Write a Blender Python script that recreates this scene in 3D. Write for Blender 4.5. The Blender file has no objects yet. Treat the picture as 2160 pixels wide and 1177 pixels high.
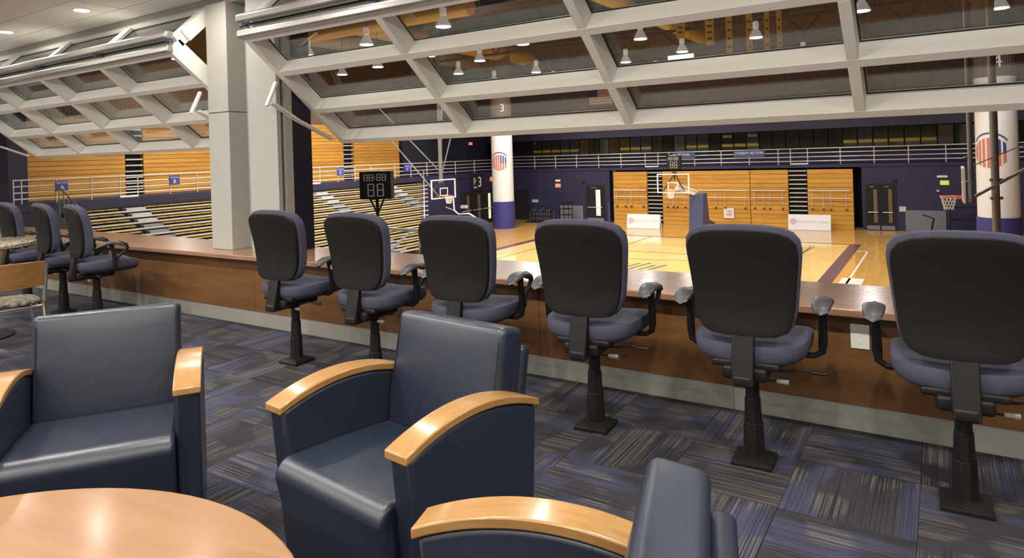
import bpy, math, random
from mathutils import Vector, Matrix
random.seed(7)
D = bpy.data
SC = bpy.context.scene
COL = SC.collection
PI = math.pi

# ------------------------------------------------------------------ camera
YAW, ROLL = math.radians(32.6), math.radians(1.81)
cam_d = D.cameras.new('camera'); cam = D.objects.new('camera', cam_d); COL.objects.link(cam)
_f = Vector((-math.sin(YAW), math.cos(YAW), 0)); _r = Vector((math.cos(YAW), math.sin(YAW), 0)); _u = Vector((0, 0, 1))
_r3 = _r*math.cos(ROLL) - _u*math.sin(ROLL); _u3 = _u*math.cos(ROLL) + _r*math.sin(ROLL)
cam.matrix_world = Matrix(((_r3.x, _u3.x, -_f.x, 0), (_r3.y, _u3.y, -_f.y, 0), (_r3.z, _u3.z, -_f.z, 1.3), (0, 0, 0, 1)))
cam_d.sensor_width = 36; cam_d.lens = 1416/2160*36; cam_d.shift_y = -(588.5-325)/2160
cam_d.clip_start = 0.05; cam_d.clip_end = 200
SC.camera = cam
# ------------------------------------------------------------------ world, exposure
w = D.worlds.new('world'); SC.world = w; w.use_nodes = True
w.node_tree.nodes['Background'].inputs[0].default_value = (0.9, 0.92, 1, 1)
w.node_tree.nodes['Background'].inputs[1].default_value = 0.05
SC.view_settings.view_transform = 'Standard'; SC.view_settings.look = 'None'
SC.view_settings.exposure = 0.0; SC.view_settings.gamma = 1.0; SC.view_settings.use_curve_mapping = False
LOUNGE_W = 26.0      # watts per recessed downlight
ARENA_W = 300.0     # watts per high bay lamp
LOUNGE_COL = (1.0, 0.92, 0.82)
ARENA_COL = (1.0, 0.965, 0.91)

# ------------------------------------------------------------------ materials
def new_mat(name):
    m = D.materials.new(name); m.use_nodes = True
    return m, m.node_tree, m.node_tree.nodes['Principled BSDF']
def N(nt, typ, **kw):
    n = nt.nodes.new(typ)
    for k, v in kw.items(): setattr(n, k, v)
    return n
def mix_rgb(nt, fac, a, b):
    n = N(nt, 'ShaderNodeMix', data_type='RGBA')
    if isinstance(fac, (int, float)): n.inputs[0].default_value = fac
    else: nt.links.new(fac, n.inputs[0])
    for s, v in ((6, a), (7, b)):
        if isinstance(v, tuple): n.inputs[s].default_value = (*v, 1)
        else: nt.links.new(v, n.inputs[s])
    return n.outputs[2]
def plain(name, col, rough=0.5, metal=0.0, var=0.06, scale=6.0, bump=0.0, bscale=200.0, coat=0.0, spec=0.5, coords='Object'):
    m, nt, b = new_mat(name)
    tc = N(nt, 'ShaderNodeTexCoord'); no = N(nt, 'ShaderNodeTexNoise'); no.inputs['Scale'].default_value = scale; no.inputs['Detail'].default_value = 4
    nt.links.new(tc.outputs[coords], no.inputs['Vector'])
    lo = tuple(c*(1-var) for c in col); hi = tuple(min(1, c*(1+var)) for c in col)
    nt.links.new(mix_rgb(nt, no.outputs['Fac'], lo, hi), b.inputs['Base Color'])
    b.inputs['Roughness'].default_value = rough; b.inputs['Metallic'].default_value = metal
    b.inputs['Coat Weight'].default_value = coat; b.inputs['Specular IOR Level'].default_value = spec
    if bump:
        n2 = N(nt, 'ShaderNodeTexNoise'); n2.inputs['Scale'].default_value = bscale; n2.inputs['Detail'].default_value = 3
        nt.links.new(tc.outputs[coords], n2.inputs['Vector'])
        bp = N(nt, 'ShaderNodeBump'); bp.inputs['Strength'].default_value = bump; bp.inputs['Distance'].default_value = 0.004
        nt.links.new(n2.outputs['Fac'], bp.inputs['Height']); nt.links.new(bp.outputs['Normal'], b.inputs['Normal'])
    return m
def wood(name, c1, c2, rough=0.35, axis='X', stretch=14.0, scale=3.0, coat=0.2, spec=0.5, rnd=0.0):
    m, nt, b = new_mat(name)
    tc = N(nt, 'ShaderNodeTexCoord'); mp = N(nt, 'ShaderNodeMapping')
    sc = {'X': (1, stretch, stretch), 'Y': (stretch, 1, stretch), 'Z': (stretch, stretch, 1)}[axis]
    mp.inputs['Scale'].default_value = sc
    nt.links.new(tc.outputs['Object'], mp.inputs['Vector'])
    no = N(nt, 'ShaderNodeTexNoise'); no.inputs['Scale'].default_value = scale; no.inputs['Detail'].default_value = 6; no.inputs['Distortion'].default_value = 0.6
    nt.links.new(mp.outputs[0], no.inputs['Vector'])
    rp = N(nt, 'ShaderNodeValToRGB'); rp.color_ramp.elements[0].position = 0.3; rp.color_ramp.elements[1].position = 0.72
    rp.color_ramp.elements[0].color = (*c1, 1); rp.color_ramp.elements[1].color = (*c2, 1)
    nt.links.new(no.outputs['Fac'], rp.inputs['Fac'])
    out = rp.outputs['Color']
    if rnd:
        oi = N(nt, 'ShaderNodeObjectInfo'); hs = N(nt, 'ShaderNodeHueSaturation')
        mr = N(nt, 'ShaderNodeMapRange'); mr.inputs[3].default_value = 1-rnd; mr.inputs[4].default_value = 1+rnd
        nt.links.new(oi.outputs['Random'], mr.inputs[0]); nt.links.new(mr.outputs[0], hs.inputs['Value'])
        nt.links.new(out, hs.inputs['Color']); out = hs.outputs['Color']
    nt.links.new(out, b.inputs['Base Color'])
    b.inputs['Roughness'].default_value = rough; b.inputs['Coat Weight'].default_value = coat; b.inputs['Coat Roughness'].default_value = 0.15
    b.inputs['Specular IOR Level'].default_value = spec
    return m
def emit(name, col, s):
    m, nt, b = new_mat(name)
    b.inputs['Base Color'].default_value = (*col, 1); b.inputs['Emission Color'].default_value = (*col, 1); b.inputs['Emission Strength'].default_value = s
    return m
def glass(name, tint, refl, rough=0.0):
    m = D.materials.new(name); m.use_nodes = True; nt = m.node_tree
    for n in list(nt.nodes):
        if n.type != 'OUTPUT_MATERIAL': nt.nodes.remove(n)
    out = [n for n in nt.nodes if n.type == 'OUTPUT_MATERIAL'][0]
    tr = N(nt, 'ShaderNodeBsdfTransparent'); tr.inputs[0].default_value = (*tint, 1)
    gl = N(nt, 'ShaderNodeBsdfGlossy'); gl.inputs['Roughness'].default_value = rough; gl.inputs[0].default_value = (0.9, 0.95, 1, 1)
    lw = N(nt, 'ShaderNodeLayerWeight'); pw = N(nt, 'ShaderNodeMath', operation='POWER'); pw.inputs[1].default_value = 3.0
    nt.links.new(lw.outputs['Facing'], pw.inputs[0])
    ad = N(nt, 'ShaderNodeMath', operation='MULTIPLY_ADD'); ad.inputs[1].default_value = 0.45; ad.inputs[2].default_value = refl; ad.use_clamp = True
    nt.links.new(pw.outputs[0], ad.inputs[0])
    mx = N(nt, 'ShaderNodeMixShader'); nt.links.new(ad.outputs[0], mx.inputs[0]); nt.links.new(tr.outputs[0], mx.inputs[1]); nt.links.new(gl.outputs[0], mx.inputs[2])
    nt.links.new(mx.outputs[0], out.inputs['Surface'])
    return m
def carpet_mat():
    m, nt, b = new_mat('carpet_tile')
    L = nt.links
    tc = N(nt, 'ShaderNodeTexCoord'); oi = N(nt, 'ShaderNodeObjectInfo')
    off = N(nt, 'ShaderNodeVectorMath', operation='SCALE'); off.inputs[0].default_value = (37.0, 91.0, 13.0); L.new(oi.outputs['Random'], off.inputs['Scale'])
    add = N(nt, 'ShaderNodeVectorMath', operation='ADD'); L.new(tc.outputs['Object'], add.inputs[0]); L.new(off.outputs[0], add.inputs[1])
    def stretched(sx, sy, sc, det):
        mp = N(nt, 'ShaderNodeMapping'); mp.inputs['Scale'].default_value = (sx, sy, 1); L.new(add.outputs[0], mp.inputs['Vector'])
        n = N(nt, 'ShaderNodeTexNoise'); n.inputs['Scale'].default_value = sc; n.inputs['Detail'].default_value = det; L.new(mp.outputs[0], n.inputs['Vector']); return n.outputs['Fac']
    fine = stretched(1.6, 210, 1.0, 1.0)
    block = stretched(5.5, 4.5, 1.0, 0.0)
    blue = stretched(3, 9, 1.0, 0.0)
    fuzz = stretched(420, 420, 1.0, 1.0)
    st = N(nt, 'ShaderNodeValToRGB'); st.color_ramp.interpolation = 'LINEAR'
    st.color_ramp.elements[0].position = 0.52; st.color_ramp.elements[0].color = (0, 0, 0, 1)
    st.color_ramp.elements[1].position = 0.57; st.color_ramp.elements[1].color = (1, 1, 1, 1); L.new(fine, st.inputs['Fac'])
    bl = N(nt, 'ShaderNodeValToRGB'); bl.color_ramp.elements[0].position = 0.45; bl.color_ramp.elements[1].position = 0.52; L.new(block, bl.inputs['Fac'])
    mul = N(nt, 'ShaderNodeMath', operation='MULTIPLY'); L.new(st.outputs['Color'], mul.inputs[0]); L.new(bl.outputs['Color'], mul.inputs[1])
    m3 = N(nt, 'ShaderNodeMath', operation='MULTIPLY'); L.new(mul.outputs[0], m3.inputs[0]); m3.inputs[1].default_value = 0.8
    bb = N(nt, 'ShaderNodeValToRGB'); bb.color_ramp.elements[0].position = 0.48; bb.color_ramp.elements[1].position = 0.60; L.new(blue, bb.inputs['Fac'])
    base = mix_rgb(nt, bb.outputs['Color'], (0.039, 0.038, 0.047), (0.051, 0.055, 0.090))
    dk = N(nt, 'ShaderNodeValToRGB'); dk.color_ramp.elements[0].position = 0.40; dk.color_ramp.elements[1].position = 0.47; dk.color_ramp.elements[0].color = (0.62, 0.62, 0.66, 1); L.new(fine, dk.inputs['Fac'])
    mm = N(nt, 'ShaderNodeMix', data_type='RGBA', blend_type='MULTIPLY'); mm.inputs[0].default_value = 1.0; L.new(base, mm.inputs[6]); L.new(dk.outputs['Color'], mm.inputs[7])
    col = mix_rgb(nt, m3.outputs[0], mm.outputs[2], (0.125, 0.110, 0.090))
    hs = N(nt, 'ShaderNodeHueSaturation'); mr = N(nt, 'ShaderNodeMapRange'); mr.inputs[3].default_value = 0.72; mr.inputs[4].default_value = 1.15
    L.new(oi.outputs['Random'], mr.inputs[0]); L.new(mr.outputs[0], hs.inputs['Value']); L.new(col, hs.inputs['Color'])
    fz = N(nt, 'ShaderNodeMapRange'); fz.inputs[3].default_value = 0.6; fz.inputs[4].default_value = 1.4; L.new(fuzz, fz.inputs[0])
    sc = N(nt, 'ShaderNodeVectorMath', operation='SCALE'); L.new(hs.outputs['Color'], sc.inputs[0]); L.new(fz.outputs[0], sc.inputs['Scale'])
    L.new(sc.outputs[0], b.inputs['Base Color'])
    b.inputs['Roughness'].default_value = 0.95; b.inputs['Specular IOR Level'].default_value = 0.15
    bp = N(nt, 'ShaderNodeBump'); bp.inputs['Strength'].default_value = 0.5; bp.inputs['Distance'].default_value = 0.003
    L.new(fuzz, bp.inputs['Height']); L.new(bp.outputs['Normal'], b.inputs['Normal'])
    return m
def ribbed_mat(name, c1, c2, axis, freq):
    m, nt, b = new_mat(name)
    tc = N(nt, 'ShaderNodeTexCoord'); wv = N(nt, 'ShaderNodeTexWave', wave_type='BANDS', bands_direction=axis); wv.inputs['Scale'].default_value = freq
    wv.inputs['Distortion'].default_value = 0.3
    nt.links.new(tc.outputs['Object'], wv.inputs['Vector'])
    no = N(nt, 'ShaderNodeTexNoise'); no.inputs['Scale'].default_value = 1.5; nt.links.new(tc.outputs['Object'], no.inputs['Vector'])
    a = mix_rgb(nt, wv.outputs['Color'], c1, c2); d = tuple(x*0.75 for x in c1)
    nt.links.new(mix_rgb(nt, no.outputs['Fac'], a, mix_rgb(nt, 0.5, a, d)), b.inputs['Base Color'])
    bp = N(nt, 'ShaderNodeBump'); bp.inputs['Strength'].default_value = 0.8; bp.inputs['Distance'].default_value = 0.05
    nt.links.new(wv.outputs['Color'], bp.inputs['Height']); nt.links.new(bp.outputs['Normal'], b.inputs['Normal'])
    b.inputs['Roughness'].default_value = 0.8
    return m
def patchwork_mat(name):
    m, nt, b = new_mat(name)
    tc = N(nt, 'ShaderNodeTexCoord'); br = N(nt, 'ShaderNodeTexBrick'); br.inputs['Scale'].default_value = 26; br.inputs['Mortar Size'].default_value = 0.0
    br.inputs['Color1'].default_value = (0.19, 0.17, 0.10, 1); br.inputs['Color2'].default_value = (0.012, 0.013, 0.02, 1)
    nt.links.new(tc.outputs['Object'], br.inputs['Vector'])
    vo = N(nt, 'ShaderNodeTexVoronoi'); vo.inputs['Scale'].default_value = 30; nt.links.new(tc.outputs['Object'], vo.inputs['Vector'])
    hs = N(nt, 'ShaderNodeMix', data_type='RGBA'); hs.inputs[0].default_value = 0.02
    nt.links.new(br.outputs['Color'], hs.inputs[6]); nt.links.new(vo.outputs['Color'], hs.inputs[7])
    nt.links.new(hs.outputs[2], b.inputs['Base Color']); b.inputs['Roughness'].default_value = 0.85
    return m
def granite_mat(name):
    m, nt, b = new_mat(name)
    tc = N(nt, 'ShaderNodeTexCoord'); no = N(nt, 'ShaderNodeTexNoise'); no.inputs['Scale'].default_value = 55; no.inputs['Detail'].default_value = 8; no.inputs['Roughness'].default_value = 0.8
    nt.links.new(tc.outputs['Object'], no.inputs['Vector'])
    rp = N(nt, 'ShaderNodeValToRGB'); rp.color_ramp.elements[0].position = 0.40; rp.color_ramp.elements[0].color = (0.03, 0.028, 0.02, 1); rp.color_ramp.elements[1].position = 0.62; rp.color_ramp.elements[1].color = (0.52, 0.47, 0.36, 1)
    nt.links.new(no.outputs['Fac'], rp.inputs['Fac']); nt.links.new(rp.outputs['Color'], b.inputs['Base Color'])
    b.inputs['Roughness'].default_value = 0.15
    return m

M = {}
M['ceiling'] = plain('ceiling_paint', (0.90, 0.87, 0.82), 0.8, var=0.03)
M['white_frame'] = plain('white_frame_paint', (0.82, 0.82, 0.76), 0.42, var=0.02, scale=2)
M['column'] = plain('column_paint', (0.40, 0.40, 0.365), 0.55, var=0.03, scale=2)
M['wall_white'] = plain('offwhite_wall', (0.78, 0.74, 0.68), 0.8, var=0.03)
M['aluminium'] = plain('brushed_aluminium', (0.52, 0.51, 0.49), 0.30, metal=0.85, var=0.06, scale=30)
M['steel_base'] = plain('brushed_steel_baseboard', (0.50, 0.50, 0.46), 0.36, metal=0.55, var=0.05, scale=40)
M['gasket'] = plain('black_gasket', (0.012, 0.012, 0.014), 0.5)
M['glass'] = glass('tinted_window_glass', (0.80, 0.81, 0.81), 0.085)
M['clear_glass'] = glass('clear_board_glass', (0.95, 0.96, 0.96), 0.02)
M['carpet'] = carpet_mat()
M['carpet_base'] = plain('carpet_backing', (0.035, 0.036, 0.05), 0.95, bump=0.4, bscale=300)
M['leather'] = plain('navy_leather', (0.0135, 0.020, 0.036), 0.34, var=0.12, scale=5, bump=0.12, bscale=420, spec=0.6)
M['honey'] = wood('honey_maple', (0.275, 0.145, 0.045), (0.35, 0.195, 0.068), 0.30, 'Y', 18, 3, 0.3)
M['table_wood'] = wood('table_maple', (0.215, 0.108, 0.045), (0.265, 0.140, 0.062), 0.40, 'X', 10, 2.2, 0.25)
M['fabric'] = plain('blue_grey_fabric', (0.062, 0.063, 0.100), 0.85, var=0.2, scale=40, bump=0.4, bscale=900, spec=0.3)
M['shell'] = plain('black_chair_shell', (0.0065, 0.0062, 0.006), 0.6, var=0.1, bump=0.15, bscale=600, spec=0.25)
M['black_metal'] = plain('black_metal', (0.007, 0.0065, 0.0065), 0.5, var=0.1, spec=0.35)
M['pad'] = plain('grey_arm_pad', (0.055, 0.057, 0.066), 0.42, var=0.1)
M['cherry'] = wood('cherry_panel', (0.125, 0.056, 0.017), (0.185, 0.088, 0.030), 0.38, 'X', 8, 2.0, 0.1)
M['cherry_top'] = wood('cherry_worktop', (0.24, 0.128, 0.076), (0.33, 0.19, 0.12), 0.27, 'X', 20, 2.5, 0.3)
M['switch'] = plain('white_plastic_plate', (0.75, 0.75, 0.70), 0.4, var=0.02)
M['chrome'] = plain('chrome_tube', (0.75, 0.74, 0.70), 0.12, metal=1.0, var=0.02)
M['cafe_wood'] = wood('cafe_chair_plywood', (0.19, 0.088, 0.026), (0.26, 0.13, 0.045), 0.35, 'X', 16, 4)
M['patchwork'] = patchwork_mat('patchwork_upholstery')
M['granite'] = granite_mat('speckled_granite')
M['navy'] = plain('navy_wall_paint', (0.021, 0.019, 0.060), 0.6, var=0.1, scale=1.2)
M['navy_dark'] = plain('dark_navy_paint', (0.012, 0.012, 0.030), 0.6, var=0.1, scale=1.2)
M['pad_blue'] = plain('royal_blue_pad', (0.045, 0.042, 0.20), 0.45, var=0.06)
M['hoop_pad'] = plain('slate_blue_pad', (0.055, 0.06, 0.14), 0.5, var=0.08)
M['bleacher'] = wood('bleacher_oak', (0.50, 0.235, 0.030), (0.66, 0.345, 0.060), 0.42, 'X', 12, 0.9, 0.15, rnd=0.10)
M['bleacher_left'] = wood('bleacher_oak_side', (0.50, 0.225, 0.028), (0.66, 0.325, 0.052), 0.42, 'Y', 12, 0.9, 0.15, rnd=0.10)
M['court'] = wood('court_maple', (0.66, 0.43, 0.14), (0.78, 0.54, 0.21), 0.10, 'Y', 10, 0.5, 0.0, 0.6)
M['court_outer'] = wood('court_stained_maple', (0.50, 0.265, 0.060), (0.62, 0.345, 0.09), 0.10, 'Y', 10, 0.5, 0.0, 0.6)
M['line_dark'] = plain('plum_court_line', (0.09, 0.05, 0.075), 0.25)
M['line_white'] = plain('white_court_line', (0.72, 0.68, 0.58), 0.25)
M['rail'] = plain('pale_rail_metal', (0.62, 0.60, 0.58), 0.4, metal=0.35, var=0.03)
M['grey_steel'] = plain('grey_mast_steel', (0.21, 0.20, 0.19), 0.5, metal=0.3)
M['concrete'] = plain('grey_step', (0.22, 0.22, 0.23), 0.8, var=0.08)
M['dark'] = plain('black_recess', (0.006, 0.006, 0.007), 0.8)
M['dark_grey'] = plain('dark_grey_deck', (0.05, 0.05, 0.05), 0.8)
M['yellow_seat'] = plain('yellow_seat_plastic', (0.52, 0.33, 0.055), 0.5, var=0.15, scale=1)
M['pillar_white'] = plain('white_pillar_paint', (0.74, 0.72, 0.71), 0.5, var=0.02)
M['brown_ribs'] = ribbed_mat('ribbed_brown_panel', (0.17, 0.115, 0.07), (0.29, 0.20, 0.125), 'X', 4.0)
M['brown_ribs_side'] = ribbed_mat('ribbed_brown_panel_side', (0.17, 0.115, 0.07), (0.29, 0.20, 0.125), 'Y', 4.0)
M['roof_dark'] = plain('dark_roof_deck', (0.014, 0.015, 0.020), 0.8)
M['truss'] = plain('black_roof_steel', (0.010, 0.010, 0.012), 0.6)
M['duct_yellow'] = plain('yellow_duct', (0.62, 0.40, 0.05), 0.5)
M['duct_pale'] = plain('pale_duct', (0.50, 0.40, 0.36), 0.5)
M['lamp_lens'] = emit('lamp_lens', (1.0, 0.97, 0.90), 18.0)
M['lamp_shade'] = emit('lamp_shade', (0.85, 0.83, 0.80), 0.35)
M['downlight_lens'] = emit('downlight_lens', (1.0, 0.96, 0.88), 9.0)
M['banner'] = plain('gold_banner_cloth', (0.85, 0.58, 0.06), 0.8)
M['white'] = plain('white_board', (0.78, 0.77, 0.78), 0.35, var=0.01)
M['pale_print'] = plain('pale_grey_print', (0.50, 0.50, 0.56), 0.5)
M['pale_red'] = plain('pale_red_print', (0.60, 0.42, 0.48), 0.5)
M['orange'] = plain('orange_rim', (0.75, 0.16, 0.04), 0.4)
M['net'] = plain('white_net_cord', (0.75, 0.74, 0.72), 0.8)
M['red'] = plain('red_print', (0.55, 0.17, 0.11), 0.5)
M['blue_print'] = plain('blue_print', (0.055, 0.06, 0.26), 0.5)
M['sign_blue'] = plain('blue_sign', (0.045, 0.055, 0.33), 0.5)
M['gold_print'] = plain('gold_print', (0.50, 0.33, 0.10), 0.5)
M['digit'] = plain('unlit_digit', (0.42, 0.42, 0.40), 0.4)
M['exit_red'] = emit('exit_sign_red', (0.9, 0.20, 0.13), 0.9)
M['sign_green'] = emit('yellow_green_sign', (0.55, 0.62, 0.12), 0.5)
M['lit_strip'] = emit('lit_door_glass', (0.72, 0.74, 0.52), 0.75)
M['lit_dim'] = plain('dim_door_glass', (0.16, 0.12, 0.06), 0.2)
M['dark_glass'] = plain('dark_concourse_glass', (0.06, 0.064, 0.062), 0.06, var=0.3, scale=0.7)
M['stripe_yellow'] = plain('yellow_stripe', (0.75, 0.60, 0.06), 0.4)
M['poster_blue'] = plain('blue_poster', (0.055, 0.075, 0.16), 0.4)
M['grey_pad'] = plain('grey_wall_pad', (0.17, 0.17, 0.20), 0.7)
M['lit_panel'] = emit('lit_panel', (0.95, 0.95, 0.80), 3.0)

# ------------------------------------------------------------------ mesh builder
class MB:
    def __init__(s): s.v = []; s.f = []
    def add(s, vs, fs, T=None):
        o = len(s.v)
        for p in vs:
            p = Vector(p); s.v.append(T @ p if T else p)
        for f in fs: s.f.append([i+o for i in f])
        return s
    def box(s, x0, x1, y0, y1, z0, z1, T=None):
        return s.add([(x0, y0, z0), (x1, y0, z0), (x1, y1, z0), (x0, y1, z0), (x0, y0, z1), (x1, y0, z1), (x1, y1, z1), (x0, y1, z1)],
                     [(0, 3, 2, 1), (4, 5, 6, 7), (0, 1, 5, 4), (1, 2, 6, 5), (2, 3, 7, 6), (3, 0, 4, 7)], T)
    def cyl(s, p0, p1, r0, r1=None, n=12, T=None, caps=True):
        r1 = r0 if r1 is None else r1
        p0, p1 = Vector(p0), Vector(p1); d = (p1-p0).normalized()
        a = d.orthogonal().normalized(); b = d.cross(a)
        vs = []
        for p, r in ((p0, r0), (p1, r1)):
            for i in range(n):
                t = 2*PI*i/n; vs.append(p + a*(r*math.cos(t)) + b*(r*math.sin(t)))
        fs = [(i, (i+1) % n, n+(i+1) % n, n+i) for i in range(n)]
        if caps: fs += [tuple(range(n-1, -1, -1)), tuple(range(n, 2*n))]
        return s.add(vs, fs, T)
    def tube(s, pts, r, n=8, closed=False, T=None, sx=1.0):
        pts = [Vector(p) for p in pts]; m = len(pts); vs = []; prev = None
        for i, p in enumerate(pts):
            if closed: d = (pts[(i+1) % m]-pts[i-1]).normalized()
            else: d = (pts[min(i+1, m-1)]-pts[max(i-1, 0)]).normalized()
            if prev is None: a = d.orthogonal().normalized()
            else: a = (prev - d*prev.dot(d)).normalized()
            prev = a; b = d.cross(a)
            rr = r[i] if isinstance(r, (list, tuple)) else r
            for k in range(n):
                t = 2*PI*k/n; vs.append(p + a*(rr*math.cos(t)*sx) + b*(rr*math.sin(t)))
        fs = []
        for i in range(m if closed else m-1):
            j = (i+1) % m
            for k in range(n): fs.append((i*n+k, i*n+(k+1) % n, j*n+(k+1) % n, j*n+k))
        if not closed: fs += [tuple(range(n-1, -1, -1)), tuple(range((m-1)*n, m*n))]
        return s.add(vs, fs, T)
    def lathe(s, prof, n=24, c=(0, 0, 0), T=None):
        vs = []; m = len(prof)
        for r, z in prof:
            for k in range(n):
                t = 2*PI*k/n; vs.append((c[0]+r*math.cos(t), c[1]+r*math.sin(t), c[2]+z))
        fs = []
        for i in range(m-1):
            for k in range(n): fs.append((i*n+k, i*n+(k+1) % n, (i+1)*n+(k+1) % n, (i+1)*n+k))
        fs += [tuple(range(n-1, -1, -1)), tuple(range((m-1)*n, m*n))]
        return s.add(vs, fs, T)
    def prism(s, poly, lo, hi, axis='X', T=None):
        n = len(poly)
        mk = {'X': lambda a, b, h: (h, a, b), 'Y': lambda a, b, h: (a, h, b), 'Z': lambda a, b, h: (a, b, h)}[axis]
        vs = [mk(a, b, lo) for a, b in poly] + [mk(a, b, hi) for a, b in poly]
        fs = [(i, (i+1) % n, n+(i+1) % n, n+i) for i in range(n)] + [tuple(range(n-1, -1, -1)), tuple(range(n, 2*n))]
        return s.add(vs, fs, T)
    def rbox(s, c, size, r, k=3, T=None, fn=None):
        h = [x/2 for x in size]; ax = []
        for i in range(3):
            e = [h[i] - r*(1-math.sin(PI/2*j/k)) if j else h[i]-r for j in range(k+1)]
            inner = [h[i]-r]
            pos = sorted(set([round(x, 6) for x in e]))
            mid = [0.0] if fn is None else [(-(h[i]-r))+2*(h[i]-r)*q/6 for q in range(1, 6)]
            ax.append([-x for x in reversed(pos)] + mid + pos)
        cache = {}; vs = []; fs = []
        def vid(p):
            key = tuple(round(x, 6) for x in p)
            if key not in cache:
                q = [max(-(h[i]-r), min(h[i]-r, p[i])) for i in range(3)]
                d = Vector([p[i]-q[i] for i in range(3)]); L = d.length
                d = d*(r/L) if L > 1e-9 else d
                pt = [q[i]+d[i] for i in range(3)]
                if fn: pt = fn(*pt)
                cache[key] = len(vs); vs.append((pt[0]+c[0], pt[1]+c[1], pt[2]+c[2]))
            return cache[key]
        for a in range(3):
            b_, c_ = (a+1) % 3, (a+2) % 3
            for sgn in (-1, 1):
                for i in range(len(ax[b_])-1):
                    for j in range(len(ax[c_])-1):
                        q = []
                        for (ii, jj) in ((i, j), (i+1, j), (i+1, j+1), (i, j+1)):
                            p = [0, 0, 0]; p[a] = sgn*h[a]; p[b_] = ax[b_][ii]; p[c_] = ax[c_][jj]; q.append(vid(p))
                        if sgn < 0: q.reverse()
                        fs.append(tuple(q))
        return s.add(vs, fs, T)
    def pillow(s, outline, t1, t2, p, mp, n=44, rings=9):
        vs = []; fs = []
        rho = [math.sin(PI/2*k/rings) for k in range(1, rings+1)]
        def ring(r, t): return [mp(*(c*r for c in outline(2*PI*k/n)), t) for k in range(n)]
        vs.append(mp(0, 0, t1)); top = []
        for r in rho:
            top.append(len(vs)); vs += ring(r, t1*max(0, 1-r**p)**(1/p))
        bot = [None]*len(rho); bot[-1] = top[-1]
        for i, r in enumerate(rho[:-1]):
            bot[i] = len(vs); vs += ring(r, -t2*max(0, 1-r**p)**(1/p))
        cb = len(vs); vs.append(mp(0, 0, -t2))
        for k in range(n):
            k2 = (k+1) % n
            fs.append((0, top[0]+k, top[0]+k2)); fs.append((cb, bot[0]+k2, bot[0]+k))
            for i in range(len(rho)-1):
                fs.append((top[i]+k, top[i+1]+k, top[i+1]+k2, top[i]+k2))
                fs.append((bot[i]+k, bot[i]+k2, bot[i+1]+k2, bot[i+1]+k))
        return s.add(vs, fs)
    def build(s, name, mat, parent=None, bevel=0.0, seg=2, angle=35, **props):
        me = D.meshes.new(name); me.from_pydata([tuple(p) for p in s.v], [], s.f); me.update()
        me.materials.append(M[mat] if isinstance(mat, str) else mat)
        if angle:
            me.polygons.foreach_set('use_smooth', [True]*len(me.polygons)); me.set_sharp_from_angle(angle=math.radians(angle))
        o = D.objects.new(name, me); COL.objects.link(o)
        if parent: o.parent = parent
        if bevel:
            b = o.modifiers.new('bevel', 'BEVEL'); b.width = bevel; b.segments = seg; b.limit_method = 'ANGLE'; b.angle_limit = math.radians(40)
        for k, v in props.items(): o[k] = v
        return o
def obj_from(me, name, parent=None, loc=None, rz=0):
    o = D.objects.new(name, me); COL.objects.link(o)
    if parent: o.parent = parent
    if loc: o.location = loc
    o.rotation_euler.z = rz
    return o
def tag(o, label, cat=None, group=None, kind=None):
    o['label'] = label
    if cat: o['category'] = cat
    if group: o['group'] = group
    if kind: o['kind'] = kind
    return o
def thing(name, label, cat, loc=(0, 0, 0), rz=0, group=None, kind=None):
    o = D.objects.new(name, None); COL.objects.link(o); o.location = loc; o.rotation_euler.z = rz; o.empty_display_size = 0.1
    return tag(o, label, cat, group, kind)
def struct(name, label=None):
    o = D.objects.new(name, None); COL.objects.link(o); o['kind'] = 'structure'
    if label: o['label'] = label
    return o
def copy_tree(o, parent=None):
    c = o.copy(); COL.objects.link(c); c.parent = parent
    for ch in o.children: copy_tree(ch, c)
    return c
def text_mesh(txt, size, name, mat, parent, T, depth=0.004, spacing=1.0):
    cu = D.curves.new('txt', 'FONT'); cu.body = txt; cu.size = size; cu.extrude = depth; cu.align_x = 'CENTER'; cu.align_y = 'CENTER'; cu.resolution_u = 3; cu.space_character = spacing
    to = D.objects.new('txt', cu); COL.objects.link(to)
    dg = bpy.context.evaluated_depsgraph_get()
    me = D.meshes.new_from_object(to.evaluated_get(dg)); D.objects.remove(to); D.curves.remove(cu)
    me.transform(T); me.materials.clear(); me.materials.append(M[mat]); me.name = name
    o = D.objects.new(name, me); COL.objects.link(o); o.parent = parent
    return o
def superell(A, B, n):
    def f(t):
        c, s_ = math.cos(t), math.sin(t)
        r = (abs(c/A)**n + abs(s_/B)**n)**(-1/n)
        return (r*c, r*s_)
    return f
RX = Matrix.Rotation(PI/2, 4, 'X')             # text facing -Y
def face_to(loc, rz):                          # text upright, facing local -Y after rotation rz
    return Matrix.Translation(loc) @ Matrix.Rotation(rz, 4, 'Z') @ RX

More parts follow.
